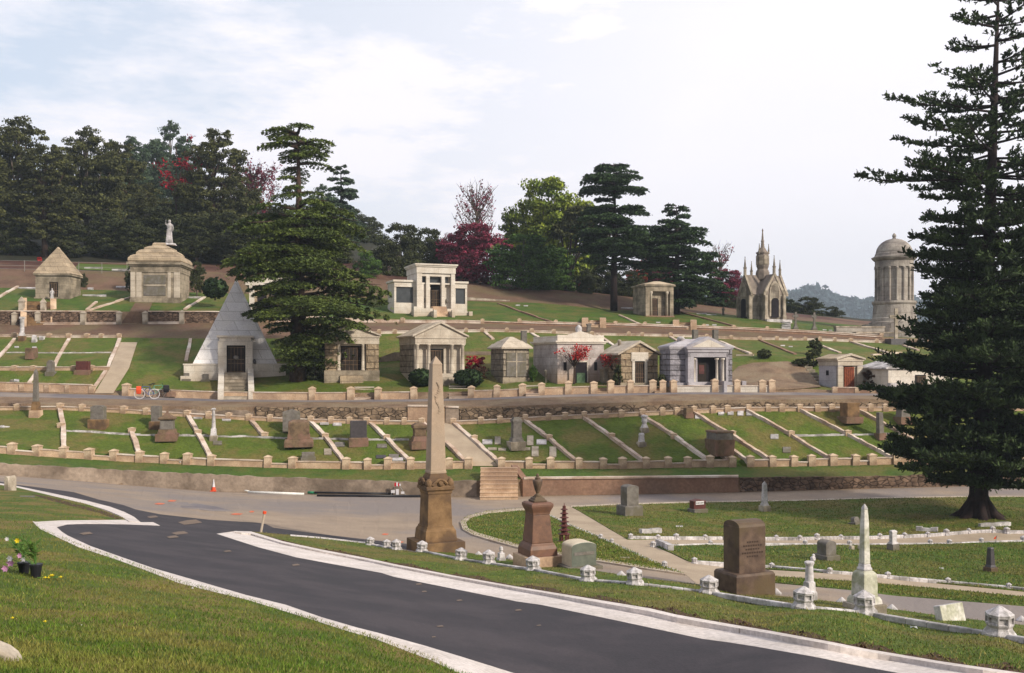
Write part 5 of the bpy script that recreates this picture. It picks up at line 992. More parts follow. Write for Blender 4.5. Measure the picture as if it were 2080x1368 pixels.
statue('statue', 'small white statue at the door of the pyramid-roofed tomb', 106, 611, 25, arm=False)
statue('statue', 'white marble angel statue at the left edge of the conifer', 1876, 714, 34, D=93, wings=True, base=14, arm=True)
statue('statue', 'small grey statue on the hilltop left of the chapel', 1469, 641, 18, arm=False, m='grey_granite')
# tomb hidden behind the cedar
t = T('mausoleum', 'pale tomb with white gabled roof glimpsed through the big cedar', 560, 640, 10)
t.box('wall', 'roof_tan', -52, 40, 4, 80, -4, 60); t.prism('roof', 'ash_white', [(-60,60),(46,60),(46,64),(-10,112),(-60,64)], 0, 84); [t.box('pilaster', 'ash_white', a_, b_, 0, 4, -4, 60) for a_, b_ in ((-52,-42),(-10,-2),(30,40))]
t.box('opening', 'dark_open', -36, -18, 3, 5, 0, 40)
# crosses
def cross(label, px, py, hpx, D=None, celtic=True, m='grey_granite'):
    p = W(px, py, D) if D else G(px, py); s = p.y/F; o = empty('cross', p, R(8)); tag(o, label, 'cross'); h = hpx*s
    mb = MB(); mb.rings([(-.3,h*.16,h*.12),(h*.12,h*.14,h*.1),(h*.14,h*.09,h*.07),(h*.3,h*.07,h*.06)]) if celtic else mb.rings([(-.3,h*.26,h*.2),(h*.14,h*.24,h*.18)]); mb.build('base', m if celtic else 'dark_granite', o)
    w = h*(.05 if celtic else .045); c = MB(); c.box(-w, w, -w*.7, w*.7, h*.14, h); c.box(-h*(.17 if celtic else .2), h*(.17 if celtic else .2), -w*.69, w*.69, h*.72, h*.72+2*w); c.build('cross', m, o)
    if celtic:
        r = MB(); r.tube([(math.cos(a)*h*.12, 0, h*.77+math.sin(a)*h*.12) for a in np.linspace(0, 2*math.pi, 17)], h*.022, 5, cap=False); r.build('ring', m, o)
cross('left one of two grey celtic crosses right of the chapel', 1616, 670, 36); cross('right one of two grey celtic crosses right of the chapel', 1654, 671, 36)
cross('tall slender grey cross on a dark base in front of the round tower', 1820, 699, 72, celtic=False, m='pale_stone')
# ------------------------------------------------------------------ small things
p = G(434, 998.5); s = p.y/F; o = empty('traffic_cone', p); tag(o, 'orange and white traffic cone against the low concrete wall', 'traffic cone')
mb = MB(); mb.box(-5.5*s,5.5*s,-5.5*s,5.5*s,0,2*s); mb.rings([(2*s,4.3*s,4.3*s),(9*s,3.1*s,3.1*s)], n=16); mb.build('base', 'orange', o)
mb = MB(); mb.rings([(9*s,3.1*s,3.1*s),(22*s,1.0*s,1.0*s),(25*s,.5*s,.5*s)], n=16); mb.build('sleeve', 'paper', o)
def pipe(label, a, b, r, m, h0=.0):
    p, q = G(*a)+Vector((0,-.2,r+h0)), G(*b)+Vector((0,-.2,r+h0)); mb = MB(); mb.tube([p, p+(q-p)*.5, q], r, 10); tag(mb.build('pipe', m, smooth=True), label, 'pipe')
pipe('long white plastic pipe lying along the foot of the low wall', (506,1002), (619,1006), .075, 'white_pl')
pipe('short thin white pipe end beside the long white pipe', (499,999.5), (508,1000.5), .045, 'white_pl', .05)
pipe('short green pipe lying along the low wall', (627,1004), (645,1005), .075, 'green_pl', .04)
pipe('black pipe lying along the foot of the low wall, upper one', (640,1005), (800,1007.2), .06, 'black_pl', .08)
pipe('black pipe lying along the foot of the low wall, lower one', (645,1008.6), (860,1010), .07, 'black_pl')
# survey stake
p = G(529,1080,.1); q = p+Vector(((538-529)*p.y/F, 0, 41*p.y/F)); o = empty('survey_stake', p); tag(o, 'thin leaning pole with an orange tip at the point of the island kerb', 'stake')
mb = MB(); mb.tube([(0,0,-.1), tuple((q-p)*.9)], .035, 8); mb.build('pole', 'kerb_old', o); mb = MB(); mb.tube([tuple((q-p)*.88), tuple(q-p)], .055, 8); mb.build('tip', 'orange', o)
# flowers at the wall
p = G(808,1006)+Vector((0,-.35,0)); o = empty('floral_easel', p); tag(o, 'floral tribute stand with a small striped flag against the low wall', 'floral tribute'); s = p.y/F
mb = MB(); mb.tube([(-14*s,0,0),(0,.1,22*s)],.02); mb.tube([(18*s,0,0),(2*s,.1,24*s)],.02); mb.tube([(0,.3,0),(1*s,.1,24*s)],.02); mb.build('easel', 'wire', o)
mb = MB(); mb.box(-12*s,-4*s,-.06,-.04,6*s,12*s); mb.box(8*s,15*s,-.06,-.04,4*s,9*s); mb.box(-2*s,4*s,-.08,-.05,2*s,14*s); mb.build('card', 'paper', o)
mb = MB(); mb.box(-5*s,-1*s,-.1,-.08,20*s,27*s); mb.box(2*s,5*s,-.1,-.08,20*s,26*s); mb.build('flag', 'red', o)
mb = MB(); mb.box(-1*s,2*s,-.1,-.08,20*s,28*s); mb.box(5*s,8*s,-.1,-.08,21*s,25*s); mb.build('flag', 'paper', o)
p = G(842,952); mb = MB(); rg.seed(2)
for i in range(16): mb.ico((p.x+rg.uniform(-.13,.13), p.y+rg.uniform(-.1,.1), p.z+.06+rg.uniform(0,.12)), .06, 1)
tag(mb.build('flower_bunch', 'red'), 'bunch of red flowers lying at the lower terrace wall', 'flowers')
p = G(362,943); mb = MB()
for i in range(7): mb.ico((p.x+rg.uniform(-.16,.16), p.y+rg.uniform(-.1,.1), p.z+.05+rg.uniform(0,.08)), .06, 1)
tag(mb.build('rubble_pile', 'marble'), 'small heap of broken white stone in the left verge', 'rubble')
p = G(2022,1102,.08); s = p.y/F; o = empty('small_flag', p); tag(o, 'little red flag stuck in the grass at the right', 'flag'); mb = MB(); mb.tube([(0,0,0),(.06,0,14*s)],.012); mb.build('stick','wire',o); mb = MB(); mb.add([(.06,0,14*s),(-.04,0,10*s),(-.08,.01,6*s),(.03,0,7*s)],[(0,1,2,3)]); mb.build('cloth','orange',o)
mb = MB(); p = G(1856,1276,.12); s = p.y/F; mb.add([p+Vector((-7*s,0,0)),p+Vector((-6*s,.03,.03)),p+Vector((2*s,.04,.01)),p+Vector((7*s,.02,.025)),p+Vector((6*s,-.05,0)),p+Vector((-2*s,-.04,.03))],[(0,5,1),(1,5,2),(2,5,4),(2,4,3)])
tag(mb.build('paper_scrap','white_pl'), 'scrap of white paper in the grass between the right marble posts', 'litter')
for x, y, lb in [(391,1195,'tiny white pebble under the near kerb'),(166,1270,'tiny white pebble in the near lawn')]:
    p = G(x, y, .08); mb = MB(); mb.ico(p, 2.4*p.y/F, 1, .6); tag(mb.build('pebble','white_pl'), lb, 'pebble')
# bicycles
def bicycle(label, x0, x1, y, fm, lean, wheelm, bag=None, off=0., front=None):
    a, b = G(x0, y), G(x1, y); a.y -= off; b.y -= off; o = empty('bicycle', a, math.atan2(b.y-a.y, b.x-a.x)); tag(o, label, 'bicycle'); o.rotation_euler.x = R(lean); Wb = (b-a).length; r = .33
    for nm, cx in (('wheel', 0), ('wheel', Wb)):
        mb = MB(); mb.tube([(cx+math.cos(q)*r, 0, r+math.sin(q)*r) for q in np.linspace(0, 2*math.pi, 25)], .022, 6, cap=False); wl = mb.build(nm, wheelm, o)
        sp = MB()
        for k in range(9): q = k*math.pi*2/9; sp.tube([(cx, 0, r), (cx+math.cos(q)*r, 0, r+math.sin(q)*r)], .006, 4)
        sp.build('spokes', 'chrome', wl)
    mb = MB(); bb, st, hd, hl = (Wb*.42, 0, .28), (Wb*.30, 0, .82), (Wb*.80, 0, .86), (Wb*.82, 0, .76)
    for q in ((bb, st), (bb, hl), (st, hd), ((0, 0, r), bb), ((0, 0, r), (Wb*.33, 0, .74)), (hd, (Wb, 0, r))): mb.tube(q, .02, 6)
    mb.build('frame', fm, o)
    mb = MB(); mb.tube([st, (Wb*.28, 0, .95)], .014); mb.box(Wb*.28-.13, Wb*.28+.11, -.06, .06, .94, .99); mb.build('saddle', 'black_pl', o)
    mb = MB(); mb.tube([hd, (Wb*.79, 0, 1.0)], .014); mb.tube([(Wb*.79, -.26, 1.02), (Wb*.79, 0, 1.0), (Wb*.79, .26, 1.02)], .014); mb.build('handlebar', 'black_pl', o)
    if bag: mb = MB(); cx, cz, hx, hz, m = bag; mb.rings([(cz-hz, hx*.85, .12), (cz, hx, .16), (cz+hz, hx*.9, .13)], cx=cx); mb.build('pannier', m, o, bevel=.03)
bicycle('pale green bicycle with a black pannier leaning on the wall by the paved ramp', 303, 338, 808, 'teal', 5, 'black_pl', bag=(1.15, .62, .2, .24, 'black_pl'), off=.12)
bicycle('blue bicycle with pale wheels and a red pannier before the green bicycle', 318, 288, 810, 'blue', -5, 'paper', bag=(1.0, .6, .17, .26, 'orange'), off=.42)
mb = MB(); p = G(349,806); mb.rings([(0,.45,.2),(.3,.42,.18),(.36,.3,.12)], cx=p.x, cy=p.y-.35, n=8); mb.v = [(x,y,z+p.z) for x,y,z in mb.v]; tag(mb.build('stone_block','brown_wall'), 'low brown stone lump by the bicycles', 'stone')
# fence on the left hillside
o = empty('wire_fence', (0,0,0)); tag(o, 'thin grey wire fence on the hillside behind the left tombs', 'fence')
fx = [-60,50,110,160,207,258,310,360]; FP = [G(x, ip(x, [(-100,549),(50,552),(207,556),(360,560)])) for x in fx]
for p in FP: mb = MB(); mb.tube([p, p+Vector((0,0,1.15))], .03, 5); mb.build('post', 'wire', o)
for z in (.25,.6,1.1): mb = MB(); mb.tube([p+Vector((0,0,z)) for p in FP], .018, 4); mb.build('wire', 'wire', o)
for x, y in ((190,545),(246,549)):
    p = G(x, y+2); mb = MB(); mb.box(-.9,.9,-.2,.2,-.1,.1); b = mb.build('flat_marker','marble'); b.location = p+Vector((0,0,.1)); tag(b, {190:'left white slab on the grass behind the fence',246:'right white slab on the grass behind the fence'}[x], 'grave marker')
for x, y, w, lb in ((192,602,24,'long white slab in front of the shrub right of the pyramid-roofed tomb'),(252,585,16,'white slab left of the domed tomb'),(55,587,18,'white kerb slab left of the pyramid-roofed tomb'),(184,588,6,'small white slab behind the pyramid-roofed tomb'),(395,606,14,'white slab right of the domed tomb'),(1290,628,60,'long thin pale kerb slab behind the tall cedar trunk')): flatm(x, y, w*2, .4, lb, 'marble', h=.12)

# ------------------------------------------------------------------ vegetation
def unit(v): return v/np.maximum(np.linalg.norm(v, axis=1, keepdims=True), 1e-9)
def leaves(C, size, r, up=.35, aspect=.55, along=None):
    """leaf-sized four-sided faces at C, normals part random part up"""
    n = len(C); nr = unit(r.normal(size=(n, 3))+np.array([0, 0, 1.])*up*3*(r.random((n, 1))))
    t = along if along is not None else r.normal(size=(n, 3))
    t = unit(t-nr*(t*nr).sum(1, keepdims=True)); b = np.cross(nr, t); s = (size*r.uniform(.6, 1.35, n))[:, None]
    return np.stack([C-t*s, C-b*s*aspect, C+t*s, C+b*s*aspect], 1).reshape(-1, 3)
def blob_pts(r, n, blobs, clump=.30, k=26, shell=.55):
    """points gathered in clumps on the surface of ellipsoids (x,y,z,rx,ry,rz)"""
    B = np.array(blobs, float); wt_ = (B[:, 3]*B[:, 5])**1.0; cnt = np.maximum(1, (n*wt_/wt_.sum()).astype(int)); out = []
    for b, c in zip(B, cnt):
        kk = max(4, int(k)); d = unit(r.normal(size=(kk, 3))); rad = r.uniform(shell, 1.0, (kk, 1)); cc = d*rad
        i = r.integers(0, kk, c); q = unit(r.normal(size=(c, 3)))*(r.random((c, 1))**.5)*clump*r.uniform(.6, 1.5, (kk, 1))[i]; q[:, 2] *= .62
        out.append((cc[i]+q)*b[3:6]+b[:3])
    return np.concatenate(out)
def branches(mb, root, tips, r0, r):
    for t in tips:
        a = Vector(root); b = Vector(t); m = a.lerp(b, .5)+Vector((r.uniform(-.3, .3), r.uniform(-.3, .3), (b-a).length*.08)); mb.tube([a, m, b], [r0, r0*.6, r0*.15], 5)
def make_tree(name, seed, H, blobs, m, n, size, trunk=.35, bark='bark', clump=.3, k=26, up=.35, crown_z=None, tr=None, shell=.55, forks=None):
    r = np.random.default_rng(seed); rr = random.Random(seed); o = empty(name, (0, 0, 0)); B = blobs
    mb = MB(); path = tr or [(0, 0, -.4), (rr.uniform(-.2, .2), 0, H*.3), (rr.uniform(-.4, .4), 0, H*.6), (rr.uniform(-.3, .3), 0, H*.9)]
    q = len(path)-1; mb.tube(path, [trunk*(1.3 if i == 0 else 1)*(1-i/q*.85) for i in range(q+1)], 8)
    for b in B: branches(mb, path[min(q, 1+int(q*.4*rr.random()))], [(b[0]+rr.uniform(-.5, .5)*b[3], b[1]+rr.uniform(-.5, .5)*b[4], b[2]+rr.uniform(-.1, .5)*b[5]) for _ in range(3)], trunk*.38, rr)
    mb.build('trunk', bark, o, smooth=True)
    P = blob_pts(r, n, B, clump, k, shell); npmesh('crown', leaves(P, size, r, up), 4, m, o); return o
def cedar(name, seed, prof, H, m, dens=1., trunk=.35, leaf=.17, z0=1.0, bark='bark', dz=.55, gap=None, droop=.12, flatness=.05, left=None):
    """tiered conifer: flat sprays on level branches; prof [(z, reach)]"""
    r = np.random.default_rng(seed); rr = random.Random(seed); o = empty(name, (0, 0, 0)); mb = MB(); mb.tube([(0, 0, -.5), (0, 0, H*.3), (.1, 0, H*.65), (0, 0, H*.985)], [trunk*1.3, trunk, trunk*.55, .04], 9)
    C, T_ = [], []; z = z0
    while z < H-.1:
        Rz = float(ip(z, prof)); nb = 5 if Rz > 2 else 4
        if gap and any(a < z < b for a, b in gap): nb = 2
        for k in range(nb):
            az = rr.uniform(0, 2*math.pi); L_ = Rz*rr.uniform(.6 if z < H*.6 else .8, 1.08)
            if left and z < left[-1][0] and math.cos(az) < 0: L_ *= 1+(float(ip(z, left))/max(Rz, .1)-1)*min(1, -math.cos(az)*1.6)
            if L_ < .3: continue
            d = np.array([math.cos(az), math.sin(az), 0]); lat = np.array([-d[1], d[0], 0]); rise = rr.uniform(-.02, .16); zz = z+rr.uniform(-.2, .2)
            mb.tube([(0, 0, zz-.1), tuple(d*L_*.5+np.array([0, 0, zz+rise*L_*.5])), tuple(d*L_*.95+np.array([0, 0, zz+rise*L_*.6-droop*L_*.3]))], [trunk*.22+.02, trunk*.12+.01, .01], 4)
            n = int(L_*L_*34*dens)+int(40*dens); u = r.uniform(.16, 1, n)**.75
            w = .34*L_*np.sin(np.pi*np.clip(u, 0, 1)**1.3)**.8+.12
            # branchlets: quantised lateral fingers
            v = r.uniform(-1, 1, n); fing = np.round(u*9+np.abs(v)*.6)/9; u2 = fing+r.normal(0, .012, n)
            P = d*(u2*L_)[:, None]+lat*(v*w)[:, None]; P[:, 2] = zz+rise*L_*np.sin(np.minimum(u2, 1)*1.6)-droop*L_*u2**3*.8-.18*np.abs(v)**2*w-.10*r.random(n)**2+r.normal(0, flatness, n)
            C.append(P); T_.append(d*(.8)+lat*(np.sign(v)*.9)[:, None]+np.array([0, 0, -.12]))
        z += dz*rr.uniform(.75, 1.25)*(.75 if Rz > 3 else .9)
    C = np.concatenate(C); T_ = np.concatenate(T_)+r.normal(0, .25, (len(C), 3)); mb.build('trunk', bark, o, smooth=True)
    npmesh('crown', leaves(C, leaf, r, .75, .36, T_), 4, m, o); return o
def norfolk(name, seed, H, prof, px_lean):
    r = np.random.default_rng(seed); rr = random.Random(seed); o = empty(name, (0, 0, 0)); mb = MB(); mb.tube([(0,0,-.5),(0,0,.25),(0,0,1.1),(px_lean*.3,0,H*.3),(px_lean*.7,0,H*.7),(px_lean,0,H)], [.95,.72,.43,.36,.2,.04], 12)
    for k in range(7): a = k*.9; mb.tube([(math.cos(a)*1.5, math.sin(a)*1.5, -.25), (math.cos(a)*.7, math.sin(a)*.7, .15), (math.cos(a)*.2, math.sin(a)*.2, 1.0)], [.12, .26, .2], 6)
    V = []; z = 1.7
    while z < H-.15:
        Rz = float(ip(z, prof)); fr = z/H; nb = round(float(ip(fr, [(0,10),(.5,10),(.64,6),(1,5)]))); tw = rr.uniform(0, 6.28); x0 = px_lean*fr
        for k in range(nb):
            if rr.random() < .06: continue
            az = tw+2*math.pi*k/nb+rr.uniform(-.25, .25); L_ = Rz*rr.uniform(.62, 1.1); d = np.array([math.cos(az), math.sin(az), 0]); lat = np.array([-d[1], d[0], 0]); zz = z+rr.uniform(-.34, .34)
            r0 = rr.uniform(-.16, .0) if fr < .7 else rr.uniform(-.05, .12); up_ = rr.uniform(.08, .18)
            f = lambda u: d*L_*u+np.array([x0, 0, zz+r0*L_*u+up_*L_*u**3])
            mb.tube([tuple(f(u)) for u in (0, .3, .6, .85, 1)], [.07, .055, .035, .02, .008], 5)
            ends = [(f(1), d+np.array([0, 0, .5]))]
            nl = int(4+L_*float(ip(fr, [(0,3.8),(.5,3.8),(.7,2.8),(1,2.6)])))
            for j in range(nl):
                u = .18+.8*(j+rr.random())/nl; s = 1 if j % 2 else -1; l = (L_*(.25 if fr < .5 else .19)+.25)*(1-(u-.4)**2*1.3)*rr.uniform(.5, 1.1); dv = d*.75+lat*s*rr.uniform(.4, 1)+np.array([0, 0, rr.uniform(.05, .35)]); b0 = f(u)
                nn = max(1, int(l/.22)); e = b0+dv*l
                if l > .5: mb.tube([tuple(b0), tuple(e)], [.014, .006], 3)
                for q in range(nn): ends.append((b0+dv*l*(q+1)/nn, dv*.6+np.array([0, 0, rr.uniform(.3, .9)])))
            for c, dr in ends:
                n = 9; dd = unit(np.repeat([dr/np.linalg.norm(dr)], n, 0)+r.normal(0, .55, (n, 3))); l = r.uniform(.17, .34, (n, 1))*float(ip(fr, [(0,1),(.5,1),(.75,.8)])); sd = unit(np.cross(dd, r.normal(size=(n, 3))))*.045
                base = c-dd*.03+r.normal(0, .03, (n, 3)); V.append(np.stack([base-sd*.5, base+dd*l+sd*-.9, base+dd*l*1.1+sd*.9, base+sd*.5], 1).reshape(-1, 3))
        z += float(ip(fr, [(0,.52),(.48,.54),(.66,.78),(1,.8)]))*rr.uniform(.7, 1.3)
    mb.build('trunk', 'bark_dark', o, smooth=True); npmesh('crown', np.concatenate(V), 4, 'f_norfolk', o); return o
def setloc(o, px, py, label, cat='tree', group=None, D=None, h=0):
    o.location = W(px, py, D) if D else G(px, py, h); return tag(o, label, cat, group)
def Hpx(px, py, ty, D=None):
    p = W(px, py, D) if D else G(px, py); return (py-ty)*p.y/F, p.y/F
# big conifer on the right
H, s = Hpx(1988, 1052, -34)
setloc(norfolk('norfolk_pine', 5, H, [(0,1.6),(1.6,2.4),(2,3.0),(2.8,4.7),(3.7,3.7),(5.9,4.8),(7.3,5.3),(8.3,3.7),(10,3.5),(11.5,3.2),(13,3.4),(13.9,3.1),(15.3,3.2),(16.4,5.8),(17.3,4.6),(18,4.4),(18.8,3.6),(19.8,4.4),(20.8,3.1),(21.8,2.7),(23.8,1.9),(25,1.2),(H,.3)], .95), 1988, 1052, 'huge dark conifer with whorled branches towering at the right edge')
# deodar in the middle left
H, s = Hpx(605, 772, 266)
pf = lambda L_: [((772-y)*s, r_*s) for y, r_ in L_][::-1]
setloc(cedar('cedar_tree', 11, pf([(266,50),(280,84),(300,62),(318,66),(326,104),(342,40),(375,44),(400,72),(440,122),(480,128),(520,150),(560,165),(600,180),(640,168),(670,160),(700,158),(715,120),(745,60),(772,30)]), H, 'f_cedar', left=pf([(548,170),(562,172),(574,92),(600,100),(615,128),(640,116),(665,78),(700,55),(740,40),(772,25)]), dens=1.5, trunk=.5, z0=1.0, leaf=.125, droop=.2, gap=[((772-430)*s,(772-330)*s)]), 605, 772, 'big dark green cedar with level drooping tiers behind the pyramid tomb')
def ced(px, py, ty, prof, label, seed, D=None, z0=1., m='f_cedar2', dens=1., bark='bark_dark', gap=None, trunk=.32, leaf=.2, **k):
    H, s = Hpx(px, py, ty, D); return setloc(cedar('cedar_tree', seed, [((py-y)*s, r_*s) for y, r_ in prof][::-1], H, m, dens, trunk, leaf, z0, bark, gap=gap, **k), px, py, label, D=D)
ced(1247, 632, 327, [(327,34),(345,46),(362,58),(376,86),(392,62),(400,18),(412,54),(440,76),(480,94),(520,88),(540,55),(555,10)], 'tall cedar with bare lower trunk and layered crown behind the small hilltop tomb', 21, z0=4.6, gap=[((632-412)*.0499,(632-392)*.0499)], dens=.8)
ced(1374, 638, 418, [(418,22),(440,34),(470,62),(510,84),(540,80),(580,75),(610,60),(638,30)], 'broad layered cedar right of the tall bare-trunked one', 22, z0=.8, dens=.8)
ced(1320, 640, 455, [(455,18),(480,45),(520,60),(545,30)], 'slim dark cedar between the two large hilltop cedars', 23, D=124, z0=5, dens=.7)
ced(692, 520, 335, [(335,8),(360,22),(400,36),(440,44),(480,55),(520,60)], 'pointed blue-green conifer rising behind the right side of the big cedar', 24, D=150, m='f_blue', dens=.7, leaf=.3, dz=.8)
ced(1185, 604, 408, [(408,16),(430,34),(460,48),(500,60),(540,58),(570,25)], 'dark cedar left of the tall bare-trunked one', 25, D=126, z0=2.5, dens=.8)
ced(1442, 640, 508, [(508,12),(540,30),(580,44),(620,46),(640,30)], 'dark low cedar at the right end of the hilltop grove', 26, D=122, z0=.5, dens=.9)
# forest on the left: four kinds, then copies
def bl(*L_): return [tuple(b) for b in L_]
T1 = make_tree('pine_tree', 31, 20, bl((0,0,16.5,3.6,3.4,2.6),(-3,.5,13.5,3.6,3,2.4),(3.2,-.5,13,3.6,3,2.6),(.5,1,10.5,4.6,3.6,2.6),(-2.8,-1,8.2,3.8,3.2,2.2),(3.4,0,7.6,3.6,3,2.2),(0,0,18.6,1.8,1.8,1.4)), 'f_pine', 24000, .21, .5, 'bark_grey', clump=.34, k=30)
T2 = make_tree('pine_tree', 32, 20, bl((.5,0,18,2.2,2.2,1.8),(-1.6,0,15.5,3.0,2.6,2),(2.4,.4,14.8,2.8,2.6,2),(0,0,12.6,3.8,3,2),(-2.6,-.6,10,3.6,2.8,1.9),(2.8,.4,9.4,3.4,2.8,1.8),(0,0,6.6,4.2,3.2,2.2),(.2,.4,3.4,4.0,3,2.4)), 'f_pine', 26000, .2, .45, 'bark', clump=.3, k=34)
T3 = make_tree('oak_tree', 33, 12, bl((0,0,9.3,3.6,3.4,2.4),(-3,0,7.2,3.2,3,2.4),(3,.4,7.4,3.2,3,2.4),(0,.6,5.4,4.8,4,2.6),(-2,0,3.4,3.2,3,2.2),(2.6,0,3.2,3.2,3,2.2)), 'f_oak', 22000, .2, .35, 'bark_grey', clump=.3, k=34)
T4 = make_tree('eucalyptus_tree', 34, 22, bl((0,0,20,2.4,2.2,2),(3.4,0,17.4,2.6,2.4,1.8),(-3,0,16.4,3.0,2.6,2.2),(1,0,14,4,3.4,2.4),(-3,.5,11,3.6,3,2.4),(3.4,0,10,3.8,3,2.4),(0,0,7,4.8,4,2.8),(0,0,3.4,4.6,4,2.8)), 'f_blue', 22000, .26, .45, 'bark_grey', clump=.34, k=30)
KH = {id(T1):20.0, id(T2):19.8, id(T3):11.7, id(T4):22.0}; used = set()
def plant(src, px, py, ty, D, label, wf=1., grp=None, m=None, cat='tree'):
    o = src if id(src) not in used and not m else copy_tree(src); 
    if o is src: used.add(id(src))
    p = W(px, py, D); k = (py-ty)*D/F/KH[id(src)]; o.location = p; o.scale = (k*wf, k*wf, k); o.rotation_euler.z = rg.uniform(-.6, .6)
    if m:
        for c in o.children:
            if c.name.startswith('crown'): c.data = c.data.copy(); c.data.materials[0] = M[m]
    return tag(o, label, cat, grp)
rg.seed(77)
G1 = 'dark trees of the wooded hillside on the left'
for src, px, py, ty, D, lb, wf in [
 (T1, 40, 527, 238, 120, 'tall spreading pine at the far left of the wood, highest crown there', 1.0), (T2, 92, 525, 290, 118, 'pine with split grey trunks behind the pyramid-roofed tomb', 1.1), (T1, 178, 528, 260, 124, 'tall dark pine above the right slope of the pyramid-roofed tomb', .95),
 (T2, 236, 522, 285, 128, 'narrower pine between the pyramid-roofed and the bell-roofed tombs', 1.), (T1, -60, 527, 250, 118, 'dark pine cut by the left picture edge', 1.), (T2, -5, 522, 300, 128, 'lower pine filling the left picture edge', 1.2),
 (T2, 437, 532, 258, 121, 'tall pine with an open pointed crown left of the big cedar', .95), (T1, 478, 528, 345, 126, 'lower pine tucked against the left side of the big cedar', .9), (T2, 390, 526, 330, 127, 'mid-height pine behind the raised-arm statue, right side', 1.), (T1, 300, 522, 372, 133, 'low round pine behind the left shoulder of the bell-roofed tomb', 1.), (T2, 135, 500, 330, 140, 'pine in the second row behind the left tombs', 1.1)]: plant(src, px, py, ty, D, lb, wf, G1)
for src, px, py, ty, D, lb, wf in [
 (T4, 345, 470, 247, 172, 'hazy blue-green eucalyptus with twin tops on the ridge', .75), (T4, 268, 470, 278, 165, 'hazy blue-green tree with a small pointed top on the ridge', .9), (T4, 308, 455, 286, 178, 'rounded hazy tree between the two ridge tops', 1.1), (T4, 372, 470, 296, 160, 'hazy blue-green tree right of the twin-topped one', .9), (T4, 225, 480, 285, 160, 'hazy tree peeping between two tall pines', .7),
 (T4, 510, 500, 352, 165, 'hazy tree left behind the crown of the big cedar', .7), (T4, 652, 500, 375, 160, 'hazy tree right behind the crown of the big cedar', .9), (T3, 718, 505, 424, 158, 'round dark oak on the green hillside right of the big cedar', 1.0), (T3, 755, 505, 440, 165, 'second small oak on the green hillside', .75),
 (T3, 560, 520, 420, 135, 'dark oak behind the middle of the big cedar', 1.3), (T3, 660, 535, 440, 125, 'dark oak behind the right side of the big cedar', 1.2)]: plant(src, px, py, ty, D, lb, wf)
# understorey
for i, (px, py, ty, D, wf, lb) in enumerate([(20,530,430,119,1.2,'dense dark understorey tree at the left edge'),(130,532,440,119,1.1,'dense dark understorey tree behind the pyramid-roofed tomb'),(215,532,430,120,1.2,'dense dark understorey tree between the two left tombs'),(268,534,445,118,1.0,'dark bushy tree at the left wall of the bell-roofed tomb'),
 (335,536,420,121,1.2,'dark bushy tree behind the marble statue'),(400,538,440,118,1.1,'dark bushy tree right of the bell-roofed tomb'),(455,540,430,118,1.2,'dark bushy tree behind the pyramid tomb tip'),(520,545,440,116,1.2,'dark bushy tree behind the hidden gabled tomb'),(600,548,450,118,1.2,'dark bushy tree behind the cedar trunk'),(680,548,470,120,1.1,'dark bushy tree right of the cedar trunk')]):
    plant(T3, px, py, ty, D, lb, wf)
for px, py, ty, D, wf, lb, m in [(812,588,452,116,.85,'grey-trunked oak left of the white winged mausoleum',None),(868,575,462,120,.8,'dark oak behind the white winged mausoleum',None),(905,582,500,124,.9,'low dark oak right behind the white winged mausoleum',None),(780,560,500,128,.8,'low dark bush tree left of the grey-trunked oak',None),(745,600,510,112,.7,'olive bushy tree left of the white winged mausoleum','f_green'),
   (962,592,452,118,1.05,'crimson maple with a dense dark red crown','f_maroon'),(930,588,470,126,.8,'second dark red maple left of the dense one','f_maroon'),(1062,606,474,114,1.15,'dense green spreading tree in front of the yellow-topped tree','f_green'),(1125,610,500,118,.9,'green tree beside the leaning trunk','f_green'),
   (1112,600,358,122,.8,'tall broad tree with yellow-green top on the hilltop','f_yellow'),(1085,598,400,128,.6,'yellow-green tree merging with the tall yellow-topped one','f_yellow'),(1228,625,535,120,.9,'round olive bush tree behind the tall cedar trunk','f_oak'),(1278,628,548,118,.8,'round olive bush tree left of the small hilltop tomb','f_oak'),
   (1178,595,520,135,.9,'orange autumn tree behind the leaning trunk','f_orange'),(1330,610,515,140,.8,'orange-red autumn tree behind the two cedars','f_orange'),(1300,615,530,145,.7,'dull orange tree behind the cedar trunks','f_orange'),(1350,630,520,135,.6,'crimson autumn tree behind the broad cedar','f_maroon'),(1477,648,545,125,.8,'dull red autumn tree left of the gothic chapel','f_maroon'),(1405,640,575,120,.9,'dark bush tree under the broad cedar',None),(1492,650,600,122,.8,'dark low bush left of the chapel wall',None),
   (1640,668,602,135,1.1,'dark green bushy tree right of the chapel',None),(1690,672,622,140,1.0,'second dark bushy tree right of the chapel',None),(1598,664,606,138,.9,'dark bushy tree touching the right side of the chapel',None),(1590,664,592,300,.3,'small distant round tree top right of the chapel','f_blue'),(400,600,530,97,.5,'narrow shaggy evergreen shrub right of the bell-roofed tomb',None),(170,600,555,99,.4,'small evergreen shrub right of the pyramid-roofed tomb',None),
   (265,598,540,98,.4,'small evergreen shrub at the left corner of the bell-roofed tomb',None),(1190,625,545,116,.55,'dark evergreen beside the leaning trunk',None)]:
    plant(T3, px, py, ty, D, lb, wf, m=m)
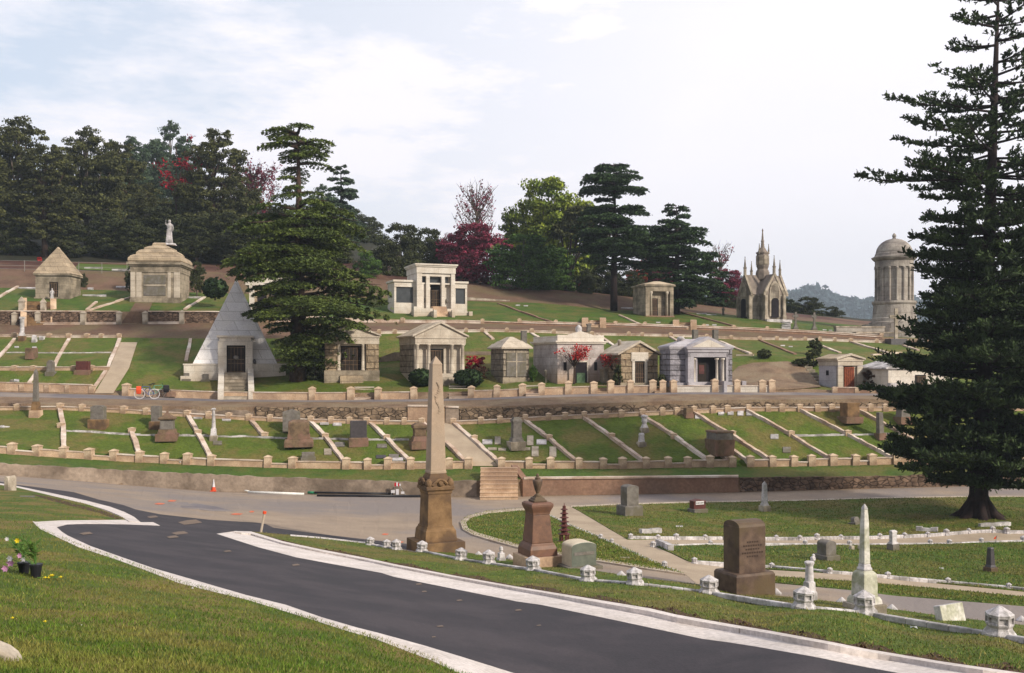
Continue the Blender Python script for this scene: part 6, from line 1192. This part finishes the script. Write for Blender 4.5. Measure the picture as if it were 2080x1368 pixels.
# leaning trunk tree and bare maple twigs
def bare(name, px, py, ty, label, seed, D, spread=60, leafm_='f_maroon', nl=900, n=26, lean=0, lo=.45):
    H, s = Hpx(px, py, ty, D); rr = random.Random(seed); r = np.random.default_rng(seed); o = setloc(empty(name, (0,0,0)), px, py, label, D=D); mb = MB(); mb.tube([(0,0,-.4),(lean*.3,0,H*.35),(lean*.7,0,H*.7),(lean,0,H*.92)], [.3,.2,.12,.03], 7); C = []
    for i in range(n):
        z = H*rr.uniform(.3, .85); a = rr.uniform(0, 6.28); l = spread*s*rr.uniform(.4, 1)*(1-.3*z/H); p0 = Vector((lean*z/H, 0, z)); p1 = p0+Vector((math.cos(a)*l*.6, math.sin(a)*l*.6, l*.7)); p2 = p0+Vector((math.cos(a)*l, math.sin(a)*l, min(l*1.5, H-z))); mb.tube([p0, p1, p2], [.07, .04, .01], 4)
        for j in range(5):
            q = p0.lerp(p2, rr.uniform(.4, .9)); e = q+Vector((rr.uniform(-.5,.5), rr.uniform(-.5,.5), rr.uniform(.3,1.1)))*spread*s*.3; mb.tube([q, e], [.022, .006], 3)
            if z < H*lo+2: C += [tuple(q.lerp(e, rr.random())) for _ in range(nl//(n*5)+1)]
    mb.build('trunk', 'bark_grey', o); C = np.array(C or [(0,0,1)])+r.normal(0, .15, (max(1, len(C)), 3)); npmesh('crown', leaves(C, .16, r, .2), 4, leafm_, o); return o
bare('maple_tree', 968, 592, 376, 'half-bare maple with thin twigs and a few dark red leaves rising above the crimson one', 41, 120, spread=62, nl=700, n=64, lo=.62)
bare('maple_tree', 1462, 640, 500, 'nearly bare reddish tree beside the right-most cedar', 42, 128, spread=45, nl=500)
bare('maple_tree', 512, 560, 350, 'half-bare reddish tree seen through the upper gap of the big cedar', 43, 130, spread=90, nl=2400, n=40, lo=.9)
make = make_tree('pine_tree', 44, 12, bl((1.2,0,10.2,2.4,2,1.4),(-.6,0,8.6,2,2,1.2),(2.8,0,8.2,2,2,1.1)), 'f_pine', 6000, .24, .3, 'bark_dark', tr=[(-.9,0,-.3),(-.2,0,2.2),(.4,0,5),(1.1,0,9.5)])
H, s = Hpx(1158, 603, 420, 118); make.scale = (H/11.6,)*3; setloc(make, 1158, 603, 'pine with a leaning curved dark trunk left of the tall cedar', D=118)
make = make_tree('maple_tree', 45, 14, bl((0,0,9,2.4,2.4,2.6),(1.5,0,11,1.8,1.8,2)), 'f_crimson', 450, .22, .2, 'bark', tr=[(0,0,-.3),(0,0,5),(0,0,12)], clump=.4, k=10); setloc(make, 358, 500, 'slender bright red autumn tree glowing among the dark pines', D=121)
# small things in the mausoleum row
def shrub(name, px, py, wpx, hpx, m, label, n=5000, size=.07, cat='shrub', clump=.2, k=60, stem=True, z=.5, D=None, shell=.9, up=.2, h=0):
    p = W(px, py, D) if D else G(px, py, h); s = p.y/F; o = empty(name, p); tag(o, label, cat); r = np.random.default_rng(int(px)); a, b = wpx*s/2, hpx*s/2
    P = blob_pts(r, n, [(0, 0, b*.98, a, a, b)], clump, k, shell); P = P[P[:, 2] > 0]; npmesh('foliage', leaves(P, size, r, up), 4, m, o)
    mb = MB(); mb.tube([(0, 0, -.2), (0, 0, b*1.2)], [.08, .03], 6); mb.build('stem', 'bark', o)
    if shell > .8: c = MB(); c.ico((0, 0, b*.95), 1, 3); c.v = [(x*a*.9, y*a*.9, (zz-b*.95)*b*.88+b*.95) for x, y, zz in c.v]; c.build('core', m, o)
    return o
shrub('clipped_bush', 856, 785, 50, 36, 'f_box', 'clipped round green bush left of the big obelisk tip', n=9000, shell=.96, clump=.08, k=200)
shrub('clipped_bush', 952, 786, 60, 36, 'f_box', 'clipped round green bush right of the big obelisk tip', n=9000, shell=.96, clump=.08, k=200)
shrub('red_shrub', 966, 758, 44, 36, 'f_crimson', 'bright crimson shrub right of the four-columned temple tomb', n=3500, shell=.5, up=.1)
shrub('red_bush', 80, 532, 9, 9, 'f_red', 'small red bush between the big trunks on the left hillside', n=400, size=.1, shell=.6)
shrub('bare_shrub', 975, 772, 44, 28, 'clod', 'brownish bare shrub below the crimson shrub', n=1200, size=.06, shell=.4)
shrub('round_bush', 437, 606, 48, 42, 'f_box', 'very dark round bush left of the pyramid tomb tip', n=8000, shell=.95, clump=.1, k=160, D=90, size=.1)
shrub('round_shrub', 1553, 728, 26, 18, 'f_oak', 'small round shrub above the bare dirt slope', n=2500)
shrub('juniper', 1652, 745, 34, 36, 'f_oak', 'dark irregular juniper left of the copper door tomb, lower mass', n=3500, shell=.6)
j = shrub('juniper', 1656, 722, 30, 34, 'f_oak', 'dark rounded top of the juniper above the lower mass', n=3000, D=None, shell=.6)
shrub('dark_shrub', 1630, 744, 40, 16, 'f_oak', 'low dark shrub left of the juniper on the dirt slope', n=2500, shell=.6)
shrub('brown_shrub', 1775, 790, 44, 48, 'clod', 'brownish shrub right of the copper door tomb', n=3500, shell=.5)
shrub('dark_shrub', 1256, 785, 20, 44, 'f_oak', 'dark shrub in the gap left of the gabled tomb', n=2500, shell=.6)
shrub('dark_shrub', 1345, 786, 14, 26, 'f_oak', 'small green shrub between the gabled tomb and the blue-grey temple', n=1500, shell=.6)
shrub('dark_shrub', 1083, 776, 16, 36, 'f_green', 'small green shrub between the hipped-roof tomb and the parapet tomb', n=1500, shell=.6)
shrub('dark_shrub', 640, 772, 60, 60, 'f_oak', 'dark bush mass in the shade of the big cedar', n=5000, shell=.6)
def red_tree(px, py, ty, w, label, seed, nl, D=None, lo=.5):
    p = W(px, py, D) if D else G(px, py); s = p.y/F; H = (py-ty)*s; o = empty('red_maple', p); tag(o, label, 'tree'); mb = MB(); rr = random.Random(seed); r = np.random.default_rng(seed); mb.tube([(0,0,-.2),(.03,0,H*.35),(0,0,H*.5)], [.09,.07,.05], 7); C = []
    for i in range(26):
        a = rr.uniform(0, 6.28); e = Vector((math.cos(a)*w*s/2*rr.uniform(.4,1), math.sin(a)*w*s/2*rr.uniform(.4,1), H*rr.uniform(.62,1))); mb.tube([(0,0,H*.42), (e.x*.5,e.y*.5,H*.42+(e.z-H*.42)*.55), e], [.035,.02,.006], 4)
        if e.z < H*.92:
            for _ in range(nl//26): C.append(tuple(e+Vector((rr.gauss(0,.22), rr.gauss(0,.22), rr.gauss(0,.13)))))
    mb.build('trunk', 'bark', o); npmesh('crown', leaves(np.array(C), .075, r, .1), 4, 'f_red', o)
red_tree(1166, 779, 700, 62, 'small red-leaved maple in front of the parapet tomb door', 51, 1500, D=72.5)
red_tree(1247, 784, 718, 52, 'half-bare red maple between the parapet tomb and the gabled tomb', 52, 900, D=72.6)
# far hills: bumpy land with a wood on it that reads as one mass
def hill(ridge, D, name='hill'):
    mb = MB(); n = 0
    for x in range(-700, 2801, 30):
        y = ip(x, ridge)+7
        for dd, yy in ((-.0, y), (-.12, y+(HY+8-y)*.5), (-.28, HY+25)): mb.v.append(tuple(W(x, yy, D*(1+dd))))
        mb.v.append(tuple(W(x, y+12, D*1.15))); n += 1
    mb.f = [(i*4+k, (i+1)*4+k, (i+1)*4+k+1, i*4+k+1) for i in range(n-1) for k in (0, 1)]+[(i*4+3, (i+1)*4+3, (i+1)*4, i*4) for i in range(n-1)]
    tag(mb.build(name, 'forest_floor'), kind='structure')
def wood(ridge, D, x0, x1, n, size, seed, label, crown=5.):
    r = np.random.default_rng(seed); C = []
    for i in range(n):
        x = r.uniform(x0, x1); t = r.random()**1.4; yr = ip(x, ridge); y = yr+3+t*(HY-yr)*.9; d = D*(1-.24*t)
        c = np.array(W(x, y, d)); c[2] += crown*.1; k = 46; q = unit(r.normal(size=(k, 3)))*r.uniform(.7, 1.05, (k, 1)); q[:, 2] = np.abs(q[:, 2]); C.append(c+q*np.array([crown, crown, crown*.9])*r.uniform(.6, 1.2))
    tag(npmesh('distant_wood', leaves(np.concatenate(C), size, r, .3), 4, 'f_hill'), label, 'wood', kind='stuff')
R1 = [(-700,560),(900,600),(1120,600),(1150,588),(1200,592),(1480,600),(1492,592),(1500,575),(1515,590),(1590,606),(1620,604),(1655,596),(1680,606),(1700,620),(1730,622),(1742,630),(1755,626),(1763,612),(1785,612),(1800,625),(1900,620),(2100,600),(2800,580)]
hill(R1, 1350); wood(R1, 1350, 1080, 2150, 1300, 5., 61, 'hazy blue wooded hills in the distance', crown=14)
# flower pots in the near lawn
def pot(px, py, label, hp=27, seed=1, blooms=()):
    p = G(px, py, .06); s = p.y/F; o = empty('flower_pot', p); tag(o, label, 'flower pot'); rr = random.Random(seed)
    mb = MB(); mb.rings([(0,8.5*s,8.5*s),(hp*.85*s,12*s,12*s),(hp*.85*s,13*s,13*s),(hp*s,13*s,13*s)], n=16); mb.build('pot', 'black_pl', o, smooth=False)
    st = MB(); lf = MB()
    for i in range(11):
        a = rr.uniform(0, 6.28); l = rr.uniform(20, 56)*s; e = Vector((math.cos(a)*l*.35-.05, math.sin(a)*l*.3, hp*s+l)); m_ = Vector((e.x*.3, e.y*.3, hp*s+l*.55)); st.tube([(0,0,hp*s*.8), m_, e], [.006,.004,.003], 4)
        for k in range(6):
            q = m_.lerp(e, rr.uniform(-.5, 1)); d = Vector((rr.uniform(-1,1), rr.uniform(-1,1), rr.uniform(0,.7))).normalized(); w = d.orthogonal().normalized()*.014; L_ = rr.uniform(.05,.11); lf.add([q, q+d*L_*.5+w, q+d*L_, q+d*L_*.5-w], [(0,1,2,3)])
    st.build('stems', 'stem', o); lf.build('leaves', 'f_green', o)
    for dx, dz, m, rad in blooms:
        b = MB(); c = Vector((dx*s, rr.uniform(-.1,0), dz*s))
        for k in range(6): d = Vector((math.cos(k*1.05), -.5, math.sin(k*1.05))).normalized(); w = Vector((0,1,0)).cross(d)*rad*s*.4; b.add([c, c+d*rad*s*.6+w, c+d*rad*s*1.1, c+d*rad*s*.6-w], [(0,1,2,3)])
        b.ico(c, rad*s*.3, 1); b.build('bloom', m, o); t_ = MB(); t_.tube([(0,0,hp*s*.8), c*.6+Vector((0,0,hp*s*.3)), c], .004, 4); t_.build('bloom_stem', 'stem', o)
pot(73, 1174, 'black pot of leafy stems in the near left lawn', 28, 3, [(-36,76,'yellow',6),(-25,48,'pink',6),(-50,82,'paper',5)])
pot(49, 1166, 'second dark pot just behind the first, with pink lilies', 24, 5, [(-24,24,'pink',9),(-30,14,'pink',8),(-22,34,'paper',7),(0,30,'paper',6)])
for x, y, lb, n in [(108,1176,'bunch of cut yellow flowers lying right of the pots',5),(92,1267,'single yellow bloom in the lower left lawn',1),(26,1260,'half-hidden orange-yellow bloom at the left edge',1)]:
    p = G(x, y, .08); s = p.y/F; o = empty('cut_flowers', p); tag(o, lb, 'flowers'); b = MB(); rg.seed(x)
    for k in range(n):
        c = Vector((rg.uniform(-14,22)*s if n > 1 else 0, rg.uniform(-.1,.1) if n > 1 else 0, 3*s))
        for q in range(7): d = Vector((math.cos(q*.9), math.sin(q*.9)*.6-.2, .45)).normalized(); w = d.cross(Vector((0,0,1)))*4.5*s*.4; b.add([c, c+d*3*s+w, c+d*5.5*s, c+d*3*s-w], [(0,1,2,3)])
        b.ico(c+Vector((0,0,1.2*s)), 2.4*s, 1)
    b.build('petals', 'yellow', o)
    if n > 1: t_ = MB(); t_.tube([(-32*s,0,2*s),(10*s,0,2.5*s)], .005, 4); t_.tube([(-26*s,.1,2*s),(16*s,.05,2.5*s)], .005, 4); t_.build('stems','stem',o)
# grass blades and clods (uncountable)
def blades(label, poly, n, hmin, hmax, w, m, seed, h, bbox, ok=None, power=1., name='grass'):
    r = np.random.default_rng(seed); x = r.uniform(bbox[0], bbox[2], n); y = bbox[1]+(bbox[3]-bbox[1])*r.random(n)**power; P = np.stack([x, y], 1); P = P[inpoly(P, poly)]
    D = Dfg(P[:, 0], P[:, 1]) if len(P) < 4000 else np.concatenate([Dfg(q[:, 0], q[:, 1]) for q in np.array_split(P, len(P)//4000+1)])
    z = (HY-P[:, 1])/F*D; q = 1-h/np.maximum(-z, .5); C = np.stack([(P[:, 0]-CX)/F*D*q, D*q, EYE+z*q-.01], 1); k = len(C)
    a = r.uniform(0, 2*np.pi, k); sd = np.stack([np.cos(a), np.sin(a), 0*a], 1)*(w*r.uniform(.6, 1.5, k)*(1+.05*D))[:, None]; hh = r.uniform(hmin, hmax, k)
    tip = C+np.stack([r.normal(0, .45, k)*hh, r.normal(0, .45, k)*hh, hh], 1)
    tag(npmesh(name, np.stack([C-sd, C+sd, tip], 1).reshape(-1, 3), 3, m), label, name.replace('_', ' '), kind='stuff')
LP = [(x+2+2.5*math.sin(x*.13), y-3-2.5*math.sin(x*.21)) if (x, y) in outC[1:] else (x, y) for x, y in PL['lawnL']]
blades('short green grass of the near lawn left of the new road', LP, 260000, .022, .05, .0035, 'blade', 1, .055, (-350, 1010, 1250, 1560))
blades('dry straw-coloured grass blades mixed into the near lawn', LP, 45000, .02, .045, .0035, 'blade_dry', 2, .055, (-350, 1010, 1250, 1560))
IP = PL['island']
blades('green grass of the island lawn between the white kerb and the marble posts', IP, 150000, .025, .05, .003, 'blade', 3, .10, (500, 1060, 2350, 1400))
blades('dry grass blades on the island lawn', IP, 26000, .03, .06, .005, 'blade_dry', 4, .10, (500, 1060, 2350, 1400))
for k_, lb_ in (('circle','the round lawn'),('tri','the triangle lawn'),('striplawn','the narrow strip lawn'),('right','the far right lawn')):
    hh_ = [q[2] for q in PRI if q[0] == k_][0]; xs_ = [q[0] for q in PL[k_]]; ys_ = [q[1] for q in PL[k_]]
    blades('tufts of olive grass on '+lb_, PL[k_], 40000, .03, .075, .006, 'blade', 9, hh_, (min(xs_), min(ys_), min(max(xs_), 2300), max(ys_)))
    blades('brown dry tufts on '+lb_, PL[k_], 22000, .03, .07, .006, 'blade_dry', 10, hh_, (min(xs_), min(ys_), min(max(xs_), 2300), max(ys_)))
blades('clods of bare earth along the white kerb of the island', PL['soil'], 16000, .02, .06, .02, 'clod', 5, .10, (500, 1060, 2350, 1480), name='earth_clods')
# ------------------------------------------------------------------ haze
hz = MB(); hz.box(-1500, 1900, -60, 1700, -32, 190); hz = hz.build('haze', 'lawn'); tag(hz, kind='stuff'); hz['label'] = 'thin blue-grey haze in the air over the cemetery and hills'; hz['category'] = 'haze'
hm = bpy.data.materials.new('haze'); hm.use_nodes = True; hm.node_tree.nodes.clear(); vo_ = hm.node_tree.nodes.new('ShaderNodeOutputMaterial'); pv = hm.node_tree.nodes.new('ShaderNodeVolumePrincipled')
pv.inputs['Color'].default_value = (.76, .88, 1, 1); pv.inputs['Density'].default_value = .00034; pv.inputs['Anisotropy'].default_value = .2
hm.node_tree.links.new(pv.outputs[0], vo_.inputs['Volume']); hz.data.materials.clear(); hz.data.materials.append(hm)
